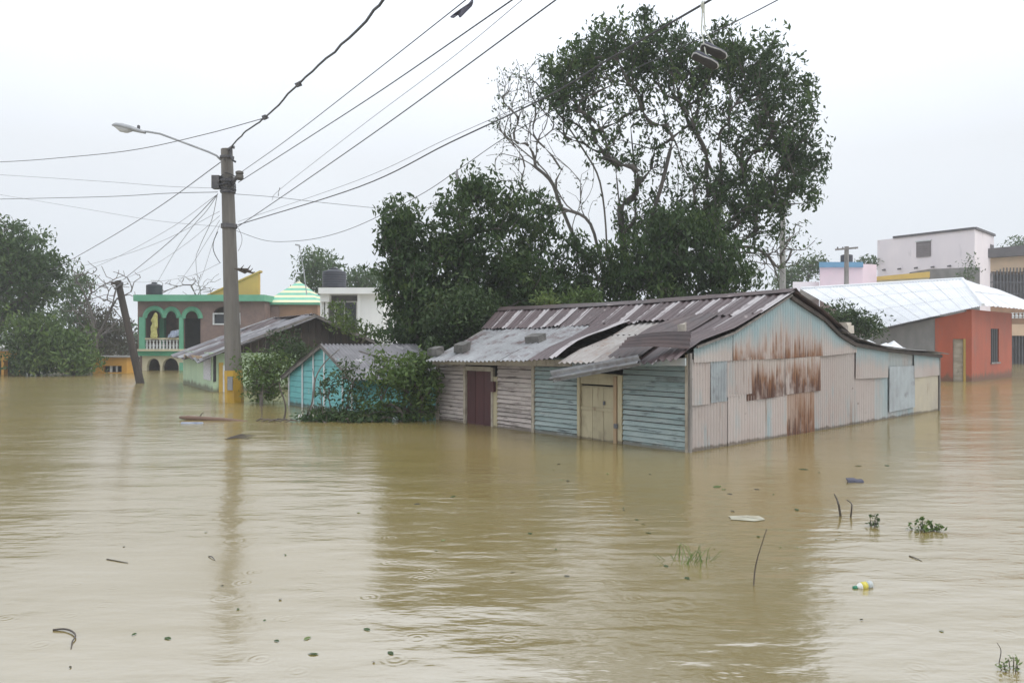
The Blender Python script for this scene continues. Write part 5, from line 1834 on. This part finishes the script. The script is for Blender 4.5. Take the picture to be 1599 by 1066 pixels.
# --- left side
d = 40.0
b0 = B(-8, d)
lumps = [(10, 372, 46, 26, d, 2, 60), (40, 405, 42, 36, d, 2, 60), (10, 440, 56, 46, d, 2.2, 90), (60, 430, 26, 26, d, 1.6, 30), (-40, 420, 50, 60, d, 2.2, 50), (78, 408, 12, 10, d, 1, 8), (20, 490, 40, 20, d, 2, 26), (75, 450, 20, 16, d, 1.5, 12)]
tree('broadleaf_tree', 'large grey-green tree at the left edge', b0, [[b0, PX(-8, 530, d), PX(5, 500, d), PX(14, 450, d)], [PX(0, 510, d), PX(30, 470, d), PX(45, 430, d)]], lumps, 36, .36, .30, 'leaf_far', rmax=.28, r_tip=.014)
d = 38.5
for px, lm, lab, m, n in ((60, [(60, 520, 36, 30, d, 1.6, 50), (52, 550, 28, 28, d, 1.4, 40), (85, 555, 34, 26, d, 1.4, 44)], 'bright leafy bush in front of the left tree', 'leaf_bright', 26),
                      (115, [(112, 548, 28, 28, d, 1.4, 40), (125, 568, 22, 14, d, 1.2, 24), (100, 530, 22, 18, d, 1.2, 20)], 'round leafy bush left of the low orange house', 'leaf_bright', 26),
                      (45, [(48, 568, 22, 14, d - .4, 1, 22), (40, 530, 16, 14, d - .2, 1, 12)], 'dark bush right of the yellow house front', 'leaf_mid', 26)):
    b0 = B(px, d)
    tree('leafy_shrub', lab, b0, [[b0, PX(px, 570, d), PX(px, 555, d)]], lm, n, .36, .27, m, cat='shrub', extra=1.5, group='bushes at the left')
d = 52.0
for px, lm, lab in ((120, [(118, 450, 14, 24, d, 1.2, 24), (115, 500, 24, 34, d, 1.6, 40), (120, 545, 34, 26, d, 1.8, 40)], 'hazy pointed tree above the low orange house'),
                    (165, [(165, 520, 34, 26, d, 1.8, 40), (190, 545, 34, 20, d, 1.6, 34), (150, 490, 18, 20, d, 1.5, 16)], 'hazy brownish thicket left of the green-arched house')):
    b0 = B(px, d)
    tree('hazy_tree', lab, b0, [[b0, PX(px, 560, d), PX(px, 500, d)]], lm, 26, .45, .30, 'leaf_brown' if px > 140 else 'leaf_far', extra=1.5, r_tip=.015)
d = 47.0
b0 = B(150, d)
bare = lump_points([(130, 430, 24, 24, d, 1.5, 20), (160, 440, 40, 36, d, 2, 40), (120, 470, 24, 24, d, 1.5, 14), (195, 445, 20, 28, d, 1.5, 18), (150, 495, 50, 30, d, 2, 26)])
T = thing('bare_tree', 'leafless tangled tree behind the leaning pole', 'tree', b0)
PA, par, paths, cnt = grow([[b0, PX(150, 540, d), PX(150, 500, d)], [PX(150, 530, d), PX(170, 490, d), PX(180, 460, d)], [PX(150, 530, d), PX(140, 480, d), PX(125, 445, d)]], bare, seg=.8, bend=.4, jit=.12, back=.8)
branches('trunk', PA, paths, cnt, .018, .40, .2, 'bark_pale', T)
b0 = B(290, 49)
bare = lump_points([(290, 440, 36, 18, 49, 2, 30), (250, 430, 30, 16, 49, 2, 16), (210, 445, 14, 20, 49, 1, 8)])
T = thing('bare_tree', 'faint bare twigs above the green parapet', 'tree', V((b0.x, 53, -.6)))
PA, par, paths, cnt = grow([[V((b0.x, 53, -.6)), V((b0.x, 53, 3.4)), PX(285, 455, 50)]], bare + np.array((0, 3, .0)), seg=.8, bend=.4, jit=.1)
branches('trunk', PA, paths, cnt, .014, .38, .12, 'bark_pale', T)
d = 56.0
b0 = B(505, d)
lumps = [(505, 415, 26, 18, d, 2, 40), (490, 440, 20, 18, d, 1.8, 26), (525, 440, 26, 20, d, 2, 30), (560, 442, 24, 16, d, 2, 30), (585, 440, 16, 14, d, 1.6, 16), (540, 470, 60, 24, d, 2, 40)]
tree('hazy_tree', 'hazy tree crown behind the big black tank', b0, [[b0, PX(510, 520, d), PX(510, 460, d)]], lumps, 34, .5, .34, 'leaf_far', r_tip=.016)
d = 62.0
for px, lm, lab in ((1262, [(1262, 418, 18, 14, d, 1.6, 26), (1240, 432, 22, 12, d, 1.6, 26), (1275, 408, 10, 8, d, 1, 8), (1225, 440, 16, 10, d, 1, 12)], 'hazy low trees between the plain concrete pole and the rose building'),
                    (1357, [(1357, 410, 12, 6, d, 1.2, 12)], 'hazy tree top behind the blue roof edge'), (1594, [(1596, 380, 12, 8, d + 8, 1.2, 14)], 'hazy tree top over the brown flat roof at the right edge')):
    b0 = B(px, lm[0][4])
    tree('hazy_tree', lab, b0, [[b0, PX(px, 470, lm[0][4]), PX(px, lm[0][1] + 8, lm[0][4])]], lm, 26, .5, .34, 'leaf_far', r_tip=.018)
d = 26.0
b0 = B(1325, d)
lumps = [(1310, 494, 24, 12, d, .8, 22), (1338, 506, 20, 10, d, .8, 22), (1362, 516, 12, 8, d, .6, 8)]
tree('leafy_shrub', 'dark bush between the shack lean-to and the white roof', b0, [[b0, PX(1325, 525, d), PX(1325, 510, d)]], lumps, 60, .24, .15, 'leaf_mid', cat='shrub')
d = 50
b0 = B(1505, 49.5)
tree('leafy_shrub', 'sparse creeper climbing the grey parapet on the right', b0, [[b0, PX(1508, 470, 49.5), PX(1512, 430, 49.5)]], [(1515, 412, 10, 14, 49.5, .4, 12), (1508, 432, 10, 8, 49.5, .4, 8)], 14, .3, .2, 'leaf_far', cat='shrub')
b0 = B(1533, 54)
bare = lump_points([(1535, 385, 14, 14, 54, .5, 14)])

# --- shrubs and flood debris by the turquoise shack
def shrub(lab, px, base_y, lumps, per, leafm, size=.13, spread=.2, extra=1.5, name='leafy_shrub', bare=None, barkm='twig'):
    p = WT(px, base_y)
    b0 = V((p.x, p.y, -.5))
    d = p.y
    return tree(name, lab, b0, [[b0, p, PX(px, base_y - 12, d)]], lumps, per, spread, size, leafm, barkm, cat='shrub', extra=extra, group='shrubs by the turquoise shack', droop=.35, bare=bare, r_tip=.006, seg=.25, rmax=.05)
d = WT(0, 634).y
shrub('green shrub growing over the lime house wall right of the pole', 408, 634, [(398, 572, 18, 16, 21, .5, 26), (415, 592, 24, 16, 21, .5, 30), (412, 614, 22, 12, 21.2, .4, 24), (432, 568, 20, 16, 21.3, .5, 24)], 18, 'leaf_bright')
shrub('tall shrub climbing in front of the dark boarded gable', 462, 625, [(462, 548, 24, 16, 22.3, .6, 30), (440, 532, 18, 12, 22.6, .6, 14), (438, 555, 18, 14, 22.3, .5, 18)], 18, 'leaf_mid')
shrub('spray of bright leaves above the turquoise shack before the white house', 545, 610, [(540, 504, 18, 12, 24, .6, 14), (532, 486, 8, 14, 24, .6, 6), (562, 517, 20, 6, 24, .6, 9), (590, 523, 18, 5, 23.8, .6, 7)], 18, 'leaf_bright', size=.16)
shrub('leafy fallen branch leaning on the turquoise front', 520, 655, [(518, 595, 14, 14, 16.9, .3, 8), (545, 585, 20, 16, 16.9, .3, 14), (560, 622, 26, 22, 16.9, .35, 22), (535, 645, 26, 8, 16.8, .3, 12), (495, 645, 20, 8, 16.8, .3, 8), (512, 620, 16, 14, 16.9, .3, 7)], 11, 'leaf_mid', size=.12, spread=.14)
shrub('dense leafy shrub between the turquoise shack and the plank front', 630, 658, [(608, 585, 30, 20, 16.9, .4, 34), (645, 580, 26, 20, 16.8, .4, 34), (630, 615, 42, 26, 16.8, .4, 54), (660, 605, 16, 24, 16.6, .3, 26), (600, 640, 40, 12, 16.7, .35, 28), (655, 640, 24, 10, 16.6, .3, 20), (590, 560, 16, 14, 16.9, .3, 8), (670, 560, 14, 10, 16.8, .3, 7)], 12, 'leaf_bright', size=.13, spread=.15)
shrub('yellow-green sprays on top of the dense shrub by the plank front', 655, 656, [(655, 572, 22, 14, 16.4, .3, 18), (625, 590, 26, 14, 16.4, .3, 18), (672, 595, 10, 18, 16.4, .2, 10)], 16, 'leaf_bright', size=.16, spread=.14)
shrub('low tangle of leaves floating at the foot of the turquoise front', 510, 660, [(505, 655, 34, 5, 16.5, .35, 26), (560, 656, 40, 5, 16.4, .35, 26), (620, 654, 40, 5, 16.4, .3, 20)], 16, 'leaf_dark', size=.13, spread=.12)

def stick(lab, pts, r, m='twig', name='stick', group=None, water=True):
    P = smooth_pts(pts, 4)
    n = len(P)
    rad = [r * (1 - .5 * i / (n - 1)) for i in range(n)]
    o = G().tube(P, rad, 6).build(name, m, origin=P[0], smooth=True)
    return tag(o, lab, 'stick', group)
q = 16.6
for i, (lab, pts) in enumerate((
    ('upright bare stick standing left of the turquoise shack', [(409, 660, 17.3), (409, 630, 17.3), (411, 600, 17.3)]),
    ('crooked forked stick standing in the water left of the turquoise shack', [(443, 656, 16.9), (446, 640, 16.9), (444, 625, 16.9), (438, 608, 16.9), (436, 598, 16.9)]),
    ('long pale branch leaning across the turquoise gable', [(482, 655, 16.5), (487, 630, 16.6), (493, 590, 16.9), (508, 565, 17.0), (530, 545, 17.1)]),
    ('thin stem crossing the long pale branch', [(478, 650, 16.5), (488, 625, 16.5), (492, 600, 16.6), (488, 575, 16.6)]),
    ('slim bent stem beside the floating leaves', [(505, 655, 16.5), (502, 625, 16.5), (499, 595, 16.6)]),
    ('bare twig lying on the grey roof of the turquoise shack', [(560, 548, 17.2), (590, 556, 17.2), (640, 560, 17.0)]),
)):
    stick(lab, [PX(*p) for p in pts], .022 if i in (1, 2) else .013, 'twig' if i != 2 else 'bark_pale')
# brown log and scraps drifting
a, b = WT(281, 655), WT(386, 657)
LG = thing('floating_log', 'reddish brown log floating at the foot of the concrete pole', 'log', (a + b) / 2)
G().tube([a + ZUP * .05, a + (b - a) * .12 + ZUP * .045, a + (b - a) * .6 + ZUP * .02, b - ZUP * .02], [.03, .05, .048, .03], 8).build('trunk', 'log', LG, smooth=True)
G().tube([a + (b - a) * .28 + ZUP * .04, a + (b - a) * .33 + ZUP * .14, a + (b - a) * .36 + ZUP * .17], [.014, .01, .005], 5).build('side_twig', 'twig', LG)
p = WT(300, 661)
tag(G().box(p + V((-.22, -.03, -.01)), p + V((.22, .03, .025))).build('plastic_strip', 'cloth_blue', origin=p), 'pale blue plastic strip afloat under the brown log', 'plastic strip')
p = WT(375, 684)
g = G()
for i in range(4):
    g.tube([p + V((-.2, .08 * (i - 2), .01)), p + V((-.02, .06 * (i - 1.5), .02 + .012 * i)), p + V((.22, .07 * (i - 1), .0 + .012 * i))], [.008, .011, .004], 5)
tag(g.build('drift_twigs', 'twig', origin=p), 'dark clump of twigs drifting below the log', 'twigs')
p = WT(425, 657)
g = G()
for i in range(6):
    a = WT(400 + i * 9, 657 + (i % 3))
    g.tube([a, a + V((.12, .05 * (i % 3 - 1), .05)), a + V((.3, -.03, .02))], [.012, .02, .006], 5)
tag(g.build('drift_twigs', 'twig', origin=p), 'line of dark twigs drifting between the log and the turquoise shack', 'twigs')
p = WT(617, 658)
tag(G().lathe(p + ZUP * -.02, [(.01, -.03), (.05, -.01), (.075, .04), (.07, .08), (.045, .11), (.01, .125)], 14).build('floating_ball', 'ball', origin=p, smooth=True), 'small bluish ball afloat before the dense shrub', 'ball')
for x, y, s, lab in ((470, 652, .12, 'white plastic cup caught in the leaves at the foot of the turquoise front'), (600, 637, .10, 'pale plastic scrap caught in the dense shrub')):
    p = WT(x, y)
    g = G()
    rough_block(g, p, V((s, 0, .03)), V((0, s * .7, 0)), ZUP * s * .6, .2)
    tag(g.build('plastic_scrap', 'plastic_white', origin=p), lab, 'plastic scrap')

# ================================================================== foreground debris
# floating bottle
p = WT(1347, 917)
ax = V((.96, .25, .10)).normalized()
BT = thing('plastic_bottle', 'plastic drinks bottle with green cap and yellow label floating at lower right', 'bottle', p)
ay = V((-ax.y, ax.x, 0)).normalized()
az = ax.cross(ay)
def bsec(x, r):
    return (p + ZUP * .012 + ax * x, ay * r, az, r, r)
loft(G(), [bsec(-.075, .012), bsec(-.060, .012), bsec(-.050, .013)], 12).build('cap', 'plastic_green', BT, smooth=True)
loft(G(), [bsec(-.050, .010), bsec(-.044, .012), bsec(-.025, .024), bsec(-.015, .026)], 14).build('shoulder', 'plastic_white', BT, smooth=True)
loft(G(), [bsec(-.015, .0265), bsec(.028, .0265)], 14).build('label_band', 'plastic_yellow', BT, smooth=True)
loft(G(), [bsec(.028, .026), bsec(.05, .0255), bsec(.070, .024), bsec(.076, .015)], 14).build('body', 'plastic_clear', BT, smooth=True)
# pale bag just under the surface
p = WT(1164, 809)
g = G()
n = 10
ring = [p + V((math.cos(i / n * 6.283) * .17 * (1 + .2 * math.sin(i * 2.3)), math.sin(i / n * 6.283) * .12 * (1 + .2 * math.sin(i * 1.7)), .006)) for i in range(n)]
ctr = p + ZUP * .012
for i in range(n):
    g.quad(ring[i], ring[(i + 1) % n], ctr + V((rnd.uniform(-.02, .02), 0, 0)))
tag(g.build('plastic_bag', 'bag_film', origin=p), 'pale plastic bag floating flat right of the grass tuft', 'bag')
p = WT(1331, 752)
g = G()
rough_block(g, p - ZUP * .02, V((.13, .03, .0)), V((-.02, .10, 0)), ZUP * .05, .3)
rough_block(g, p + V((.05, -.03, -.01)), V((.10, .0, .0)), V((0, .07, 0)), ZUP * .035, .3)
tag(g.build('dark_bundle', 'cloth_dark', origin=p), 'dark soaked bundle bobbing right of the shack', 'bundle')

def sprig(lab, px, py, w, h, n, leafm, size=.05):
    p = WT(px, py)
    T = thing('water_plant', lab, 'plant', p, 'plants poking out of the foreground water')
    g = G()
    cen = []
    for i in range(n):
        a = rng.uniform(0, 6.28)
        rr = rng.uniform(.1, 1)
        e = p + V((math.cos(a) * w * rr, math.sin(a) * w * rr * .8, h * rng.uniform(.25, 1) * (1.1 - .6 * rr)))
        s = p + V((math.cos(a) * w * rr * .5, math.sin(a) * w * rr * .4, -.08))
        g.tube([s, (s + e) / 2 + ZUP * .02, e], [.004, .003, .002], 4)
        cen += [e, (s + e) / 2 + ZUP * .02]
    g.build('stem', 'twig', T)
    leaf_cloud('foliage', np.array([tuple(c) for c in cen]), 5, size * .45, size, leafm, T, droop=.0, aspect=.5)
    return T
sprig('leafy green plant at the right, the left one of two', 1363, 822, .14, .13, 6, 'leaf_mid', .04)
sprig('thick green plant at the right, the right one of two', 1442, 828, .15, .12, 12, 'leaf_bright', .055)
sprig('small sprig at the lower right corner of the water', 1582, 1045, .08, .12, 7, 'leaf_pale', .026)
p = WT(1076, 876)
T = thing('grass_tuft', 'tuft of grass blades standing out of the brown water', 'grass', p)
for i in range(34):
    a = rng.uniform(0, 6.28)
    rr = rng.uniform(0, .17)
    s = p + V((math.cos(a) * rr * 1.1, math.sin(a) * rr, -.03))
    l = V((rng.normal(0, .05), rng.normal(0, .03), rng.uniform(.05, .14)))
    s2 = s + l
    e = s2 + V((l.x * 1.2, l.y, l.z * .25))
    w = V((.0035, 0, 0))
    g = G()
    g.quad(s - w, s + w, s2 + w * .8, s2 - w * .8)
    g.quad(s2 - w * .8, s2 + w * .8, e)
    g.build('blade', 'leaf_pale' if i % 3 == 0 else 'leaf_bright', T)
stick('long thin stick standing slanted in the brown water', [WT(1176, 914) - ZUP * .05, WT(1176, 914) + V((.02, 0, .15)), PX(1197, 826, 5.2)], .006)
stick('taller of two bent twigs right of the shack', [WT(1313, 804) - ZUP * .03, PX(1310, 790, 7.4), PX(1307, 780, 7.45), PX(1303, 771, 7.5)], .012)
stick('shorter of two bent twigs right of the shack', [WT(1328, 806) - ZUP * .03, PX(1330, 792, 7.4), PX(1329, 785, 7.45), PX(1322, 780, 7.5)], .009)
stick('curved dark stick floating at lower left', [WT(83, 984) + ZUP * .005, WT(100, 984) + ZUP * .01, WT(112, 988) + ZUP * .012, WT(118, 995) + ZUP * .012, WT(113, 1003) + ZUP * .008, WT(111, 1013)], .0065)
stick('thin straight twig floating at left above the curved stick', [WT(167, 873) + ZUP * .003, WT(200, 879) + ZUP * .004], .005)
stick('short submerged twig floating at the right', [WT(1420, 868) + ZUP * .003, WT(1430, 872) + ZUP * .006, WT(1440, 876)], .005)
stick('tiny forked twig floating in the left foreground', [WT(326, 869) + ZUP * .004, WT(331, 871) + ZUP * .012, WT(336, 875)], .005)
stick('hair-thin twigs beside the sprig in the lower right corner', [WT(1560, 1035), PX(1563, 1015, 4.1), PX(1557, 1003, 4.1)], .003)

def floating_leaf(px, py, s, m):
    p = WT(px, py) + ZUP * .004
    a = rng.uniform(0, 6.28)
    g = G()
    dx, dy = V((math.cos(a), math.sin(a), 0)) * s, V((-math.sin(a), math.cos(a), 0)) * s * .42
    cx = [p - dx, p - dx * .35 + dy + ZUP * .004, p + dx * .4 + dy * .8 + ZUP * .005, p + dx, p + dx * .4 - dy * .8, p - dx * .35 - dy]
    mid = p + ZUP * .001
    for i in range(6):
        g.quad(cx[i], cx[(i + 1) % 6], mid)
    o = g.build('floating_leaf', m, origin=p)
    col = {'leaf_brown': 'brown', 'leaf_pale': 'pale', 'leaf_far': 'grey-green', 'leaf_bright': 'bright green', 'leaf_mid': 'green', 'leaf_dark': 'dark green'}[m]
    row = 'just below the shack' if py < 770 else ('in the middle of the foreground' if py < 880 else 'near the lower edge')
    col2 = 'left of the tree reflection' if px < 600 else ('left of the grass tuft' if px < 1000 else ('around the grass tuft' if px < 1200 else 'at the right'))
    return tag(o, f'{col} leaf floating {row}, {col2}', 'leaf', 'leaves afloat on the flood water')
for x, y, s, m in ((432, 1001, .022, 'leaf_mid'), (489, 1021, .034, 'leaf_far'), (573, 983, .03, 'leaf_far'), (262, 997, .03, 'leaf_far'), (610, 1020, .03, 'leaf_mid'), (1073, 903, .035, 'leaf_mid'), (1013, 832, .035, 'leaf_mid'),
                   (885, 900, .025, 'leaf_brown'), (480, 997, .03, 'leaf_pale'), (1040, 884, .03, 'leaf_mid'), (800, 893, .02, 'leaf_brown'), (1120, 760, .08, 'leaf_bright'), (1130, 764, .05, 'leaf_pale'), (1255, 733, .07, 'leaf_dark'),
                   (1340, 727, .06, 'leaf_dark'), (1385, 727, .06, 'leaf_mid'), (110, 1042, .015, 'leaf_brown'), (560, 800, .03, 'plastic_white'), (1345, 968, .012, 'leaf_brown'), (1470, 985, .02, 'leaf_far')):
    floating_leaf(x, y, s, m if m.startswith('leaf') else 'leaf_pale')
for i in range(30):
    x, y = rng.uniform(640, 1320), rng.uniform(715, 860)
    floating_leaf(x, y, rng.uniform(.012, .035) * (1 if y > 800 else 1.5), ('leaf_brown', 'leaf_dark', 'leaf_mid', 'leaf_pale')[i % 4])
for i in range(10):
    x, y = rng.uniform(150, 640), rng.uniform(780, 1050)
    floating_leaf(x, y, rng.uniform(.01, .022), ('leaf_brown', 'leaf_far')[i % 2])

# far wood that closes the horizon, one mass
pts = []
for x in np.linspace(-95, 95, 120):
    yb = 95 + 8 * math.sin(x * .13)
    hgt = 4.5 + 1.6 * math.sin(x * .21 + 1) + 1.2 * math.sin(x * .53)
    for k in range(9):
        pts.append((x + rng.normal(0, .8), yb + rng.uniform(-2, 2), rng.uniform(0.2, max(.6, hgt))))
o = leaf_cloud('far_wood', np.array(pts), 22, .75, .75, 'leaf_far', None, droop=.2, aspect=.7, origin=(0, 95, 0))
o['kind'] = 'stuff'

# ================================================================== rain haze: even air round the whole place
m = bpy.data.materials.new('rain_haze')
m.use_nodes = True
nt = m.node_tree
nt.nodes.clear()
ov = nt.nodes.new('ShaderNodeOutputMaterial')
pv = nt.nodes.new('ShaderNodeVolumePrincipled')
pv.inputs['Color'].default_value = (0.95, 0.97, 1.0, 1)
pv.inputs['Density'].default_value = 0.0012
pv.inputs['Anisotropy'].default_value = 0.1
nt.links.new(pv.outputs[0], ov.inputs['Volume'])
MAT['rain_haze'] = m
hz = G().box((-330, -70, -2.3), (330, 430, 15.5)).build('haze', 'rain_haze')
hz['kind'] = 'stuff'
